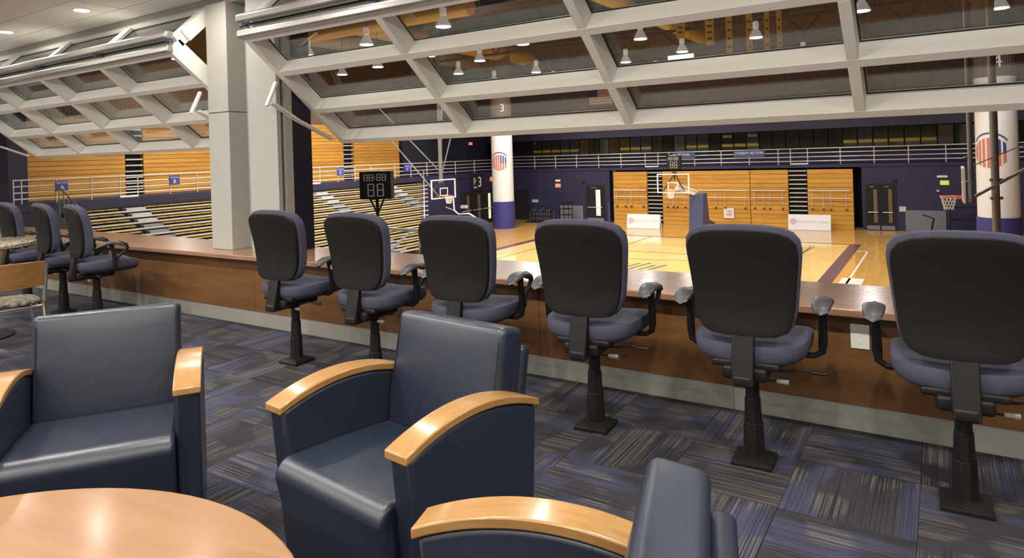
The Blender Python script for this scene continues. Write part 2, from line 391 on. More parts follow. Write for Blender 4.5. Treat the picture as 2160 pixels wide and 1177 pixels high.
# ================================================================== LOUNGE SHELL
CEIL = 2.72
fl = MB().box(-13, 4, -5, 3.45, -0.25, -0.007).build('floor', 'carpet_base', angle=0); fl['kind'] = 'structure'
TS = 0.43
tile_me = None
nt_ = 0
for i in range(-23, 7):
    for j in range(0, 11):
        x0, y1 = 0.33 + i*TS, 3.385 - (j)*TS
        xc, yc = x0+TS/2, y1-TS/2
        # keep tiles the camera can see: in front, inside the view wedge
        d = Vector((xc, yc, -1.3)); z = d.dot(_f)
        if z < 0.45 or yc > 3.4: continue
        u = 1080+1416*d.dot(_r3)/z; v = 325-1416*d.dot(_u3)/z
        if u < -420 or u > 3600 or v > 2300: continue
        if tile_me is None:
            o = MB().box(-TS/2+.001, TS/2-.001, -TS/2+.001, TS/2-.001, -0.0065, 0.0).build('carpet_tile', 'carpet', fl, angle=0)
            tile_me = o.data; o.location = (xc, yc, 0)
        else:
            o = obj_from(tile_me, 'carpet_tile', fl, (xc, yc, 0))
        o.rotation_euler.z = (PI/2 if (i+j) % 2 else 0) + (PI if random.random() < .5 else 0)
        nt_ += 1
print('tiles', nt_)

ce = MB().box(-13, 4, -5, 3.5, CEIL+0.012, CEIL+0.3).build('ceiling', 'ceiling', angle=0); ce['kind'] = 'structure'
xs = [-13.0, -9.4, -6.17, -2.9, 0.4, 4.0]; ys = [-5.0, -2.6, -0.9, 0.95, 2.82, 3.22, 3.5]
for a in range(len(xs)-1):
    for b in range(len(ys)-1):
        MB().box(xs[a]+.006, xs[a+1]-.006, ys[b]+.006, ys[b+1]-.006, CEIL, CEIL+0.014).build('ceiling_panel', 'ceiling', ce, angle=0)
for nm, lab, bx in (('wall_back', 'off-white wall behind the seating', (-13, 4, -5.2, -5, -.25, 3)), ('wall_left', 'off-white end wall of the lounge', (-13.2, -13, -5.2, 3.9, -.25, 3)), ('wall_right', 'off-white end wall beyond the last chair', (4, 4.2, -5.2, 3.9, -.25, 3))):
    o = MB().box(*bx).build(nm, 'wall_white', angle=0); o['kind'] = 'structure'; o['label'] = lab
# header over the windows
o = MB().box(-13, 4, 3.5, 3.82, 2.655, 3.2).build('trim_1', 'column', angle=0); o['kind'] = 'structure'; o['label'] = 'painted header between ceiling and folding windows'

# knee wall with panels, steel baseboard
kw = struct('wall_front', 'wood panelled knee wall below the open windows')
MB().box(-13, 4, 3.385, 3.80, 0.0, 0.530).build('wall_core', 'cherry', kw, angle=0)
for a, b in ((-13, -9.9), (-9.9, -7.25), (-7.25, -4.62), (-4.62, -2.0), (-2.0, 0.62), (0.62, 4)):
    MB().box(a+.0015, b-.0015, 3.368, 3.386, 0.118, 0.534).build('wood_panel', 'cherry', kw, bevel=.001)
bb = struct('baseboard_front', 'brushed steel baseboard under the wood panels')
for a, b in ((-13, -10.2), (-10.2, -7.2), (-7.2, -3.62), (-3.62, -0.9), (-0.9, 1.9), (1.9, 4)):
    MB().box(a+.001, b-.001, 3.376, 3.3845, 0.001, 0.116).build('steel_strip', 'steel_base', bb, angle=0)
ct = MB().box(-13, 4, 3.27, 3.86, 0.535, 0.572).build('worktop', 'cherry_top', bevel=.006, seg=2)
tag(ct, 'long glossy brown wood worktop capping the wall under the open windows', 'worktop')

# column and jambs between the two windows
cl = struct('column', 'pale painted column standing on the worktop between the windows'); 
MB().box(-5.28, -5.0, 3.45, 3.80, 0.5725, 1.725).build('lower_casing', 'column', cl, bevel=.004)
MB().box(-5.28, -5.0, 3.45, 3.80, 1.731, 2.655).build('upper_casing', 'column', cl, bevel=.004)
MB().box(-5.275, -5.005, 3.455, 3.79, 1.724, 1.732).build('joint', 'gasket', cl, angle=0)
def jamb(xa, xb, side, nm):
    # side = +1 : the window is at +x of the jamb (face at xb); -1 : window at -x (face at xa)
    j = struct(nm, 'pale window jamb with roller track')
    MB().box(xa, xb, 3.46, 3.500, 0.5725, 2.655).build('front_casing', 'column', j, bevel=.003)
    MB().box(xa + (.0 if side > 0 else .035), xb - (.035 if side > 0 else .0), 3.500, 3.532, 0.5725, 2.655).build('track_slot', 'gasket', j, angle=0)
    MB().box(xa, xb, 3.532, 3.610, 0.5725, 2.655).build('track_casing', 'column', j, bevel=.003)
    MB().box(xa, xb, 3.610, 3.80, 0.5725, 2.655).build('outer_casing', 'navy_dark', j, angle=0)
jamb(-4.75, -4.40, 1, 'trim_2')
MB().box(-5.0, -4.75, 3.63, 3.80, 0.5725, 2.655).build('trim_3', 'column', angle=0)['kind'] = 'structure'
jamb(-11.3, -10.17, 1, 'trim_4')
jamb(1.0, 1.6, -1, 'trim_5')

# ------------------------------------------------------------------ folding windows
SL_D = Vector((0, 0.772, -0.637)); SL_N = Vector((0, -0.637, -0.772))     # down the lower leaf, and its inner normal
UP_D = Vector((0, 0.718, 0.696)); UP_N = Vector((0, -0.696, 0.718))
def leaf_T(P0, d, n):
    return Matrix(((1, 0, 0, 0), (0, d.y, n.y, P0[0]), (0, d.z, n.z, P0[1]), (0, 0, 0, 1)))   # local (x, s, t)
def folding_window(nm, label, x_edges, arm_sides):
    W = struct(nm, label)
    T = leaf_T((3.15, 2.24), SL_D, SL_N)
    xa, xb = x_edges[0], x_edges[-1]
    dep = -0.135; w2 = 0.0275
    rails = [(0.0, 0.065), (0.378, 0.433), (0.818, 0.873), (1.207, 1.262)]
    for a, b in rails:
        MB().box(xa, xb, a, b, dep-.01, 0, T).build('rail', 'white_frame', W, bevel=.003)
    stiles = []
    for i, x in enumerate(x_edges):
        c = x + (w2 if i == 0 else -w2 if i == len(x_edges)-1 else 0)
        stiles.append((c-w2, c+w2))
        for k in range(3):
            MB().box(c-w2, c+w2, rails[k][1], rails[k+1][0], dep-.01, 0.0, T).build('stile', 'white_frame', W, bevel=.003)
    for i in range(len(x_edges)-1):
        for k in range(3):
            a, b = stiles[i][1], stiles[i+1][0]; s0, s1 = rails[k][1], rails[k+1][0]
            MB().box(a-.004, b+.004, s0-.004, s1+.004, dep-.004, dep+.004, T).build('pane', 'glass', W, angle=0)
            g = MB()
            for q in ((a, b, s0, s0+.007), (a, b, s1-.007, s1), (a, a+.007, s0, s1), (b-.007, b, s0, s1)):
                g.box(q[0], q[1], q[2], q[3], dep+.0045, dep+.010, T)
            g.build('gasket', 'gasket', W, angle=0)
    # two aluminium hinge beams with an open gap between them
    MB().box(xa-.012, xb+.012, 3.120, 3.185, 2.225, 2.285).build('lower_hinge_beam', 'aluminium', W, bevel=.016, seg=4)
    MB().box(xa+.03, xb-.03, 3.186, 3.200, 2.262, 2.296).build('seal', 'poster_blue', W, angle=0)
    MB().box(xa-.012, xb+.012, 3.110, 3.190, 2.335, 2.405).build('upper_hinge_beam', 'aluminium', W, bevel=.020, seg=4)
    MB().box(xa+.03, xb-.03, 3.191, 3.205, 2.330, 2.360).build('seal', 'gasket', W, angle=0)
    # upper leaf
    U = leaf_T((3.17, 2.345), UP_D, UP_N)
    MB().box(xa, xb, 0.03, 0.105, -.11, 0.0, U).build('rail', 'white_frame', W, bevel=.003)
    MB().box(xa, xb, 0.40, 0.455, -.11, 0.0, U).build('rail', 'white_frame', W, bevel=.003)
    for (a, b) in stiles:
        MB().box(a-.03, b+.03, 0.105, 0.40, -.11, -0.001, U).build('stile', 'white_frame', W, bevel=.003)
    for i in range(len(x_edges)-1):
        a, b = stiles[i][1]+.03, stiles[i+1][0]-.03
        MB().box(a-.004, b+.004, 0.101, 0.404, -.045, -.037, U).build('pane', 'glass', W, angle=0)
        g = MB()
        for q in ((a, b, .105, .114), (a, b, .391, .40), (a, a+.009, .105, .40), (b-.009, b, .105, .40)): g.box(q[0], q[1], q[2], q[3], -.0365, -.030, U)
        g.build('gasket', 'gasket', W, angle=0)
    for (a, b) in stiles:
        c = (a+b)/2
        MB().box(c-.02, c+.02, 3.19, 3.20, 2.26, 2.38).build('hinge_plate', 'aluminium', W, bevel=.002)
        MB().cyl((c-.035, 3.16, 2.32), (c+.035, 3.16, 2.32), .012, n=10).build('hinge_pin', 'poster_blue', W)
    for x, sg in arm_sides:                      # swing arm with bracket at the jamb
        MB().box(x-.03*sg-.018, x-.03*sg+.018, 3.375, 3.395, 1.72, 1.93, Matrix.Translation((0, 3.385, 1.82)) @ Matrix.Rotation(-.45, 4, 'X') @ Matrix.Translation((0, -3.385, -1.82))).build('arm_bracket', 'white_frame', W, bevel=.002)
        for off in (-.022, .022):
            MB().tube([(x-.02*sg+off, 3.40, 1.755), (x-.02*sg+off, 3.64, 1.625), (x+off, 4.02, 1.475)], .011, 6).build('swing_arm', 'white_frame', W)
    return W
folding_window('window_1', 'large folding window, swung open over the row of six chairs', [-4.39, -3.04, -1.705, -0.365, 0.97], ((-4.39, -1), (0.97, 1)))
folding_window('window_2', 'smaller folding window, swung open left of the column', [-10.13, -8.93, -7.73, -6.53, -5.33], ((-10.13, -1), (-5.33, 1)))

# ------------------------------------------------------------------ downlights
dl_me = None
k = 0
for iy, y in enumerate((3.03, 1.15, -0.75, -2.6)):
    for ix in range(8):
        x = -9.63 + ix*1.57
        if iy and x > 3.2: continue
        vis = (iy == 0 and ix in (1, 2))
        lab = 'round recessed downlight in the white ceiling ' + ('farther of the two, at the left edge' if ix == 1 else 'nearer of the two, towards the column') if vis else 'round recessed downlight in the white ceiling, outside the photograph'
        t = thing('downlight', lab, 'downlight', (x, y, CEIL), 0, 'downlights in the lounge ceiling')
        if dl_me is None:
            a = MB().lathe([(.062, -.004), (.078, -.006), (.080, 0.0), (.062, 0.0)], 24).build('trim_ring', 'white', t)
            b = MB().lathe([(.0, -.009), (.060, -.008), (.060, -.003), (.0, -.003)], 24).build('lens', 'downlight_lens', t); dl_me = (a.data, b.data)
        else:
            obj_from(dl_me[0], 'trim_ring', t); obj_from(dl_me[1], 'lens', t)
        ld = D.lights.new('downlight_lamp', 'AREA'); ld.shape = 'DISK'; ld.size = 0.12; ld.energy = LOUNGE_W*(0.45 if iy == 0 else 1.45); ld.color = LOUNGE_COL; ld.spread = math.radians(175)
        lo = D.objects.new('downlight_lamp', ld); COL.objects.link(lo); lo.parent = t; lo.location = (0, 0, -.014)

# ================================================================== ARENA SHELL
ZC = -3.8; YW = 44.3
fa = MB().box(-34, 16, 4.2, YW+.4, ZC-.3, ZC).build('floor_arena', 'court_outer', angle=0); fa['kind'] = 'structure'; fa['label'] = 'glossy orange stained wood floor around the court'
cx0, cx1, cy0, cy1 = -20.15, -3.9, 8.6, 37.6
ci = MB().box(cx0, cx1, cy0, cy1, ZC, ZC+.004).build('court_inner', 'court', fa, angle=0)
def strip(x0, x1, y0, y1, mat, z=.0045, nm='court_line'):
    return MB().box(x0, x1, y0, y1, ZC+z-.003, ZC+z+.003).build(nm, mat, fa, angle=0)
strip(cx1-.12, cx1+.38, cy0, cy1+.15, 'line_dark'); strip(cx0-.38, cx0+.12, cy0, cy1+.15, 'line_dark')
strip(cx0, cx1, cy1-.10, cy1+.12, 'line_dark', .006)
strip(cx1+.82, cx1+.90, 24.5, 35.5, 'line_white'); strip(cx1+.40, cx1+.90, 35.42, 35.5, 'line_white'); strip(cx1+.6, cx1+1.35, 27.0, 28.2, 'line_white')
strip(cx1-1.75, cx1-1.68, 18, 36.4, 'line_dark'); strip(cx0+1.68, cx0+1.75, 18, 36.4, 'line_dark')
strip(-14.5, -14.42, 31.8, cy1, 'line_dark', .006); strip(-9.7, -9.62, 31.8, cy1, 'line_dark', .006); strip(-14.5, -9.62, 31.76, 31.84, 'line_dark', .006)
strip(cx0, cx1, 22.95, 23.05, 'line_white', .006)
def arc_strip(cx, cy, r, a0, a1, wd, mat):
    n = 36; vs = []; fs = []
    for i in range(n+1):
        t = a0+(a1-a0)*i/n
        for rr in (r-wd/2, r+wd/2): vs.append((cx+rr*math.cos(t), cy+rr*math.sin(t), ZC+.0075))
    for i in range(n): fs.append((2*i, 2*i+1, 2*i+3, 2*i+2))
    MB().add(vs, fs).build('court_arc', mat, fa, angle=0)
arc_strip(-12.05, 36.2, 6.6, PI, 2*PI, .07, 'line_dark'); arc_strip(-12.05, 31.8, 1.8, 0, 2*PI, .07, 'line_white')
lg = MB()                                         # dark script-like mark on the court
for i in range(7):
    x = -13.2+i*.42
    lg.prism([(x, 27.0), (x+.12, 27.0), (x+.42, 28.5+.3*math.sin(i*2.1)), (x+.30, 28.5+.3*math.sin(i*2.1))], ZC+.005, ZC+.008, 'Z')
lg.box(-13.4, -10.4, 26.75, 26.9, ZC+.005, ZC+.008)
lg.build('court_lettering', 'line_dark', fa, angle=0)

# far wall: lower navy wall with the bleacher recess, deck fascia, glazing set back, soffit, ribbed upper wall
wf = struct('wall_far', 'navy far wall of the arena')
MB().box(-34, -20.1, YW, YW+.5, ZC, -.05).build('lower_wall', 'navy', wf, angle=0)
MB().box(-4.0, 16, YW, YW+.5, ZC, -.05).build('lower_wall', 'navy', wf, angle=0)
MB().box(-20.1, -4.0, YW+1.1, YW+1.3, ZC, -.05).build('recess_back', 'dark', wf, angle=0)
MB().box(-34, 16, YW-.05, YW+3, -.10, .10).build('deck_fascia', 'navy', wf, angle=0)
MB().box(-34, 16, YW, YW+.4, 2.25, 3.45).build('soffit', 'navy', wf, angle=0)
MB().box(-34, 16, YW+2.6, YW+2.9, .10, 2.30).build('concourse_wall', 'navy', wf, angle=0)
MB().box(-34, 16, YW+.4, YW+3, 2.28, 2.5).build('concourse_ceiling', 'navy_dark', wf, angle=0)
MB().box(-34, 16, YW-.02, YW+.3, 3.45, 9.6).build('ribbed_wall', 'brown_ribs', wf, angle=0)
wl = struct('wall_side', 'left side wall of the arena')
MB().box(-34, -28.95, 33.7, YW, ZC, -.05).build('lower_wall', 'navy', wl, angle=0)
MB().box(-34, -28.95, 4.2, 12.3, ZC, -.05).build('lower_wall', 'navy', wl, angle=0)
MB().box(-34, -28.9, 9.8, YW, -.32, 0.0).build('deck_fascia', 'navy', wl, angle=0)
MB().box(-34, -31.4, 4.2, YW, 0.0, 3.4).build('upper_wall', 'navy_dark', wl, angle=0)
MB().box(-34, -31.3, 4.2, YW, 3.4, 9.6).build('ribbed_wall', 'brown_ribs_side', wl, angle=0)
MB().box(-33, -30.6, 8.2, 12.1, 0.0, 9.0).build('navy_pier', 'navy', wl, angle=0)
MB().box(-33, -30.7, 34.35, YW, 0.0, 2.9).build('navy_wall', 'navy_dark', wl, angle=0)
o = MB().box(16, 16.3, 4.2, YW, ZC, 9.6).build('wall_east', 'navy', angle=0); o['kind'] = 'structure'; o['label'] = 'navy side wall beyond the right end of the court'
wn = struct('wall_near', 'outer side of the lounge wall facing the arena')
MB().box(-34, 16, 3.95, 4.2, ZC, 0.40).build('lower_wall', 'navy', wn, angle=0)
MB().box(-34, 16, 3.82, 4.2, 2.70, 9.6).build('upper_wall', 'navy', wn, angle=0)
MB().box(-34, -11.3, 3.87, 4.2, .40, 2.70).build('end_wall', 'navy', wn, angle=0)
MB().box(1.6, 16, 3.87, 4.2, .40, 2.70).build('end_wall', 'navy', wn, angle=0)
o = MB().box(-34, 16, 3.8, YW+3, 9.6, 9.9).build('ceiling_arena', 'roof_dark', angle=0); o['kind'] = 'structure'; o['label'] = 'dark roof deck high over the court'

# glazing of the concourse
wg = struct('window_3', 'strip of dark glass panels behind the far railing')
x = -27.9; i = 0
yel = set(list(range(0, 5)) + [9, 10, 11] + [15, 16, 18, 19, 20] + [27, 28, 29, 30, 31, 32])
while x < 5.5:
    wd = .84
    MB().box(x+.03, x+wd-.03, YW+2.52, YW+2.58, .95, 2.26).build('glass_panel', 'poster_blue' if i in (3, 4, 10, 11, 15, 16, 20, 28) else 'dark_glass', wg, angle=0)
    MB().box(x+wd-.03, x+wd+.01, YW+2.50, YW+2.6, .95, 2.28).build('mullion', 'dark', wg, angle=0)
    if i in yel: MB().box(x+.05, x+wd-.05, YW+2.505, YW+2.515, 1.33, 1.52).build('yellow_stripe', 'stripe_yellow', wg, angle=0)
    if i in (14, 33): MB().box(x+.05, x+wd-.05, YW+2.49, YW+2.515, 1.02, 2.24).build('poster', 'grey_pad', wg, angle=0)
    if i in (18, 20): MB().box(x+.12, x+wd-.12, YW+2.50, YW+2.512, 1.95, 2.12).build('poster_lettering', 'pale_print', wg, angle=0)
    x += wd; i += 1

# ------------------------------------------------------------------ roof steel, ducts
for i, y in enumerate((12, 18, 24, 30, 36, 42)):
    t = thing('roof_truss', 'black steel roof truss crossing the arena, ' + ('first', 'second', 'third', 'fourth', 'fifth', 'sixth')[i] + ' from the lounge', 'truss', (0, y, 0), 0, 'roof trusses')
    MB().box(-34, 16, -.08, .08, 9.1, 9.25).build('top_chord', 'truss', t, angle=0)
    MB().box(-34, 16, -.08, .08, 7.7, 7.85).build('bottom_chord', 'truss', t, angle=0)
    m = MB()
    for q in range(20):
        xa = -34+q*2.5
        m.cyl((xa, 0, 7.8), (xa+1.25, 0, 9.15), .05, n=6); m.cyl((xa+1.25, 0, 9.15), (xa+2.5, 0, 7.8), .05, n=6)
    m.build('lattice', 'truss', t)
for (xa, mat, lab, r) in ((-25.5, 'duct_yellow', 'round yellow duct hung under the dark roof on the left', .55), (-12.5, 'duct_yellow', 'round yellow duct hung over the middle of the court', .45), (-30.0, 'duct_pale', 'round pale duct hung near the left arena wall', .5)):
    t = thing('duct', lab, 'duct', (xa, 0, 8.3), 0, 'ceiling ducts')
    MB().cyl((0, 8, 0), (0, 43, 0), r, n=20).build('pipe', mat, t)
    for y in (12, 18, 24, 30, 36): MB().cyl((0, y+.4, r-.02), (0, y+.4, 1.3), .02, n=6).build('hanger', 'truss', t)
t = thing('duct_run', 'yellow duct crossing the arena roof from side to side', 'duct', (0, 21.5, 7.2), 0)
MB().cyl((-28, 0, 0), (-15.5, 0, 0), .38, n=18).build('pipe', 'duct_yellow', t)
for x in (-27, -22, -17): MB().cyl((x, 0, .37), (x, 0, 2.2), .02, n=6).build('hanger', 'truss', t)
# high bay lamps
LAMPS = [(-19.92, 20.24), (-15.14, 19.31), (-27.95, 26.45), (-24.41, 25.57), (-23.26, 30.93), (-19.34, 27.52), (-15.06, 24.69), (-19.74, 33.76), (-10.64, 27.05),
         (-14.09, 33.61), (-10.5, 32.09), (-6.64, 24.25), (-6.64, 30.31), (-2.26, 27.02), (1.93, 30.03), (-28.6, 17.3), (-20.1, 24.5), (-6.0, 38.2), (-14.5, 39.2), (-21.5, 39.0), (-24.2, 36.0),
         (-23.8, 20.5), (2.2, 38.0), (-10.5, 17.0), (-4.5, 17.0), (-20.0, 14.5), (-15.0, 9.5), (-5.5, 9.5)]
lm = None
def pane_of(x, y, z):                            # which window pane shows the lamp
    d = Vector((x, y, z-1.3)); n = Vector((0, -.637, -.772))
    k = (Vector((0, 3.15, 2.24-1.3)).dot(n))/d.dot(n); p = d*k
    sl = (p.y-3.15)*.772-(p.z+1.3-2.24)*.637
    if not 0 < sl < 1.26: return None
    r = 0 if sl < .40 else 1 if sl < .845 else 2
    if -4.39 < p.x < .97: return ('large', r, int((p.x+4.39)/1.34), p.x)
    if -10.1 < p.x < -5.33: return ('small', r, int((p.x+10.13)/1.2), p.x)
    return None
ORD = ('first', 'second', 'third', 'fourth', 'fifth', 'sixth', 'seventh', 'eighth')
PN = [pane_of(x, y, 6.1) for x, y in LAMPS]
def lamp_label(i):
    q = PN[i]
    if q is None: return 'glowing arena lamp hanging under the dark roof, out of sight from the lounge'
    same = sorted(v[3] for v in PN if v and v[:3] == q[:3]); k = same.index(q[3])
    return 'arena lamp, %s from left in pane %s of the %s row, %s window' % (ORD[k], ('one', 'two', 'three', 'four')[q[2]], ('top', 'middle', 'bottom')[q[1]], q[0])
for i, (x, y) in enumerate(LAMPS):
    t = thing('high_bay_lamp', lamp_label(i), 'lamp', (x, y, 6.0), 0, 'hanging arena lamps')
    if lm is None:
        a = MB().lathe([(.0, .0), (.27, .0), (.27, .03), (.0, .03)], 20).build('lens', 'lamp_lens', t)
        b = MB().lathe([(.28, .01), (.29, .04), (.13, .36), (.08, .40), (.02, .40)], 20).build('shade', 'lamp_shade', t)
        c = MB().lathe([(.09, .40), (.13, .45), (.13, .68), (.05, .74)], 12).build('ballast', 'lamp_shade', t)
        d = MB().cyl((0, 0, .74), (0, 0, 3.6), .015, n=6).build('stem', 'truss', t); lm = [q.data for q in (a, b, c, d)]
    else:
        for nm, me in zip(('lens', 'shade', 'ballast', 'stem'), lm): obj_from(me, nm, t)
    ld = D.lights.new('arena_lamp', 'AREA'); ld.shape = 'DISK'; ld.size = 0.5; ld.energy = ARENA_W; ld.color = ARENA_COL; ld.spread = math.radians(165)
    lo = D.objects.new('arena_lamp', ld); COL.objects.link(lo); lo.parent = t; lo.location = (0, 0, -.03)
# gold banners
for i, (x, y, wd, zt, zb) in enumerate(((-10.33, 31.4, .42, 7.7, 6.55), (-9.15, 32.1, .42, 7.7, 6.2), (-8.37, 32.6, .30, 7.75, 5.78), (-7.55, 33.1, .30, 7.75, 5.75), (-6.85, 33.6, .25, 7.75, 5.82), (-6.35, 33.9, .25, 7.75, 5.86))):
    t = thing('banner', 'gold championship banner hanging under the roof, ' + ('leftmost', 'second from the left', 'third from the left', 'fourth from the left', 'fifth from the left', 'rightmost')[i] + ' of the six', 'banner', (x, y, 0), math.radians(38), 'gold banners under the roof')
    MB().box(-wd/2, wd/2, -.008, .008, zb, zt).build('cloth', 'banner', t, angle=0)
    MB().cyl((-wd/2-.05, 0, zt), (wd/2+.05, 0, zt), .02, n=6).build('rod', 'truss', t)
    for q in (-1, 1): MB().cyl((q*wd/2, 0, zt), (q*wd/2, 0, 9.6), .008, n=5).build('cord', 'truss', t)
    m = MB()
    for q in range(4): m.box(-wd*.28, wd*.28, -.012, -.0085, zb+.25+(zt-zb)*.2*q, zb+.25+(zt-zb)*.2*q+.10)
    m.build('lettering', 'poster_blue', t, angle=0)
t = thing('lit_sign', 'bright white lit panel hanging under the far roof trusses', 'sign', (-12.6, 38.2, 6.55))
MB().box(-.75, .75, -.06, .06, -.2, .2).build('lit_face', 'lit_panel', t, bevel=.01)
for x in (-.6, .6): MB().cyl((x, 0, .19), (x, 0, 3.05), .015, n=6).build('hanger', 'truss', t)
# flag on the ribbed wall
t = thing('flag', 'striped flag hung flat on the brown ribbed far wall', 'flag', (-20.6, YW-.05, 5.25))
for q in range(13):
    z1 = .62-q*.095
    MB().box(-.9 if q > 6 else -.2, .9, -.012, .012, z1-.095, z1).build('stripe', 'red' if q % 2 == 0 else 'white', t, angle=0)
MB().box(-.9, -.2, -.013, .013, -.045, .62).build('canton', 'blue_print', t, angle=0)

# ------------------------------------------------------------------ railings
def railing(nm, label, pts_axis, fixed, along, z0, z1, gate=None):
    t = thing(nm, label, 'railing')
    P = (lambda q, z: (q, fixed, z)) if along == 'X' else (lambda q, z: (fixed, q, z))
    a, b = min(pts_axis), max(pts_axis)
    for q in pts_axis: MB().cyl(P(q, z0), P(q, z1), .028, n=8).build('post', 'rail', t)
    for k in range(4):
        z = z1-.03-k*(z1-z0)*.255
        MB().cyl(P(a, z), P(b, z), .026, n=8).build('bar', 'rail', t)
    if gate:
        for g0, g1 in gate: MB().cyl(P(g0, z0+.03), P(g1, z0+.03), .045, n=8).build('gate_sill', 'white', t)
    return t
railing('railing', 'long pale four-bar railing along the far concourse above the bleachers', [-28.3, -26.29, -24.47, -22.71, -20.91, -19.17, -17.36, -16.43, -15.65, -13.88, -12.13, -10.36, -8.6, -7.88, -6.9, -5.09, -3.31, -1.58, .21, 2.1, 4.0, 6.0], YW, 'X', .10, 1.10, ((-17.36, -16.43), (-7.88, -6.9)))
railing('railing', 'pale four-bar railing along the left concourse with the section signs', [10.94, 11.2, 12.37, 13.64, 14.76, 15.5, 16.92, 18.21, 19.7, 21.4, 23.1, 24.76, 25.46, 26.77, 28.09, 29.4, 31.48, 33.0, 34.61, 36.2, 37.72, 40.0, 42.41, 44.0], -28.9, 'Y', 0.0, .93, ((14.76, 15.5), (24.76, 25.46)))
# section signs
def section_sign(letter, y, wd, h, where):
    t = thing('section_sign', 'blue sign with white letter ' + letter + ' on the left railing ' + where, 'sign', (-28.84, y, .62), PI/2, 'section signs on the railing')
    MB().box(-wd/2, wd/2, -.012, .012, -h/2, h/2).build('panel', 'sign_blue', t, angle=0)
    text_mesh(letter, .24, 'letter', 'white', t, face_to((0, -.014, -.07), 0), .002)
    text_mesh('SECTION', .095, 'heading', 'white', t, face_to((0, -.014, .11), 0), .002)
section_sign('A', 12.55, .42, .37, 'near the navy pier'); section_sign('B', 17.1, .46, .40, 'beside the column'); section_sign('D', 26.92, .48, .42, 'beside the black step gap'); section_sign('E', 32.6, .6, .46, 'where the wood bleachers end')
for (x, wd, txt, lab) in ((-11.35 + 1.0, 1.9, 'STUDENT SECTION', 'blue banner reading STUDENT SECTION tied to the far railing'), (-14.6, 1.5, 'SECTION', 'short blue banner behind the far shot clock on the railing')):
    t = thing('rail_banner', lab, 'banner', (x, YW-.04, .86))
    MB().box(-wd/2, wd/2, -.01, .01, -.27, .20).build('panel', 'poster_blue', t, angle=0)
    text_mesh(txt, .20 if len(txt) > 8 else .2, 'lettering', 'white', t, face_to((0, -.013, .02), 0), .002)

# ------------------------------------------------------------------ folded wooden bleachers, far wall
SEC = [(-19.69, -17.21), (-16.08, -10.32), (-10.28, -8.03), (-6.92, -4.44)]
t = thing('folded_bleacher', 'folded orange wood bleacher standing in the recess under the far railing', 'bleacher')
NB = 13; zt, zb = -.20, ZC
bh = (zt-zb)/NB
for (a, b) in SEC:
    for k in range(NB):
        yo = YW-.28+.012*(k % 2)+(.05 if k > 8 else 0)
        MB().box(a, b, yo, yo+.25, zb+k*bh+.006, zb+(k+1)*bh-.012).build('board', 'bleacher', t, angle=0)
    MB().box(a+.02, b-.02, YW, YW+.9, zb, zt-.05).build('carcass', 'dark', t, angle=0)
for (a, b) in ((-17.21, -16.08), (-8.03, -6.92)):
    for k in range(13):
        MB().box(a+.05, b-.05, YW-.2, YW+.1, zb+.24+k*.27, zb+.30+k*.27).build('step_edge', 'rail', t, angle=0)
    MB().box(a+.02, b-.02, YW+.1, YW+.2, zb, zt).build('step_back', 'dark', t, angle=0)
for (a, b) in ((-19.6, -17.25), (-15.9, -14.3), (-13.6, -10.4), (-10.22, -8.15), (-6.85, -4.6)):
    for z in (-1.48, -1.93): MB().cyl((a, YW-.42, z), (b, YW-.42, z), .03, n=8).build('handrail', 'rail', t)
    n = 4
    for q in range(n):
        x = a+.2+(b-a-.4)*(0, .33, .55, 1)[q]
        MB().cyl((x, YW-.42, -1.48), (x, YW-.42, -2.58), .016, n=6).build('handrail_post', 'rail', t)
        MB().box(x-.03, x+.03, YW-.46, YW-.3, -2.66, -2.56).build('caster', 'gasket', t, angle=0)
sg = thing('wall_notice', 'white square notice with red and blue print on the far bleacher', 'notice', (-11.65, YW-.34, -2.95))
MB().box(-.32, .32, -.01, .01, -.32, .32).build('sheet', 'white', sg, angle=0)
MB().box(-.2, .2, -.014, -.0105, -.18, .0).build('print', 'pale_red', sg, angle=0)
MB().box(-.12, .22, -.014, -.0105, .02, .2).build('print', 'pale_print', sg, angle=0)

# folded wooden bleachers on the left deck
t = thing('folded_bleacher', 'tall folded orange wood bleacher on the left upper deck', 'bleacher')
bh = .2
for (a, b) in ((12.18, 16.09), (16.92, 22.6), (23.4, 29.23), (30.1, 34.26)):
    for k in range(17):
        xo = -31.0+.012*(k % 2)
        MB().box(xo-.28, xo, a, b, k*bh+.006, (k+1)*bh-.010).build('board', 'bleacher_left', t, angle=0)
    MB().box(-31.38, -31.25, a+.02, b-.02, 0.005, 3.38).build('carcass', 'dark', t, angle=0)
for (a, b) in ((16.09, 16.92), (22.6, 23.4), (29.23, 30.1)):
    for k in range(12): MB().box(-31.2, -31.0, a+.03, b-.03, .22+k*.27, .28+k*.27).build('step_edge', 'rail', t, angle=0)
    MB().box(-31.38, -31.25, a, b, 0.005, 3.38).build('step_back', 'dark', t, angle=0)

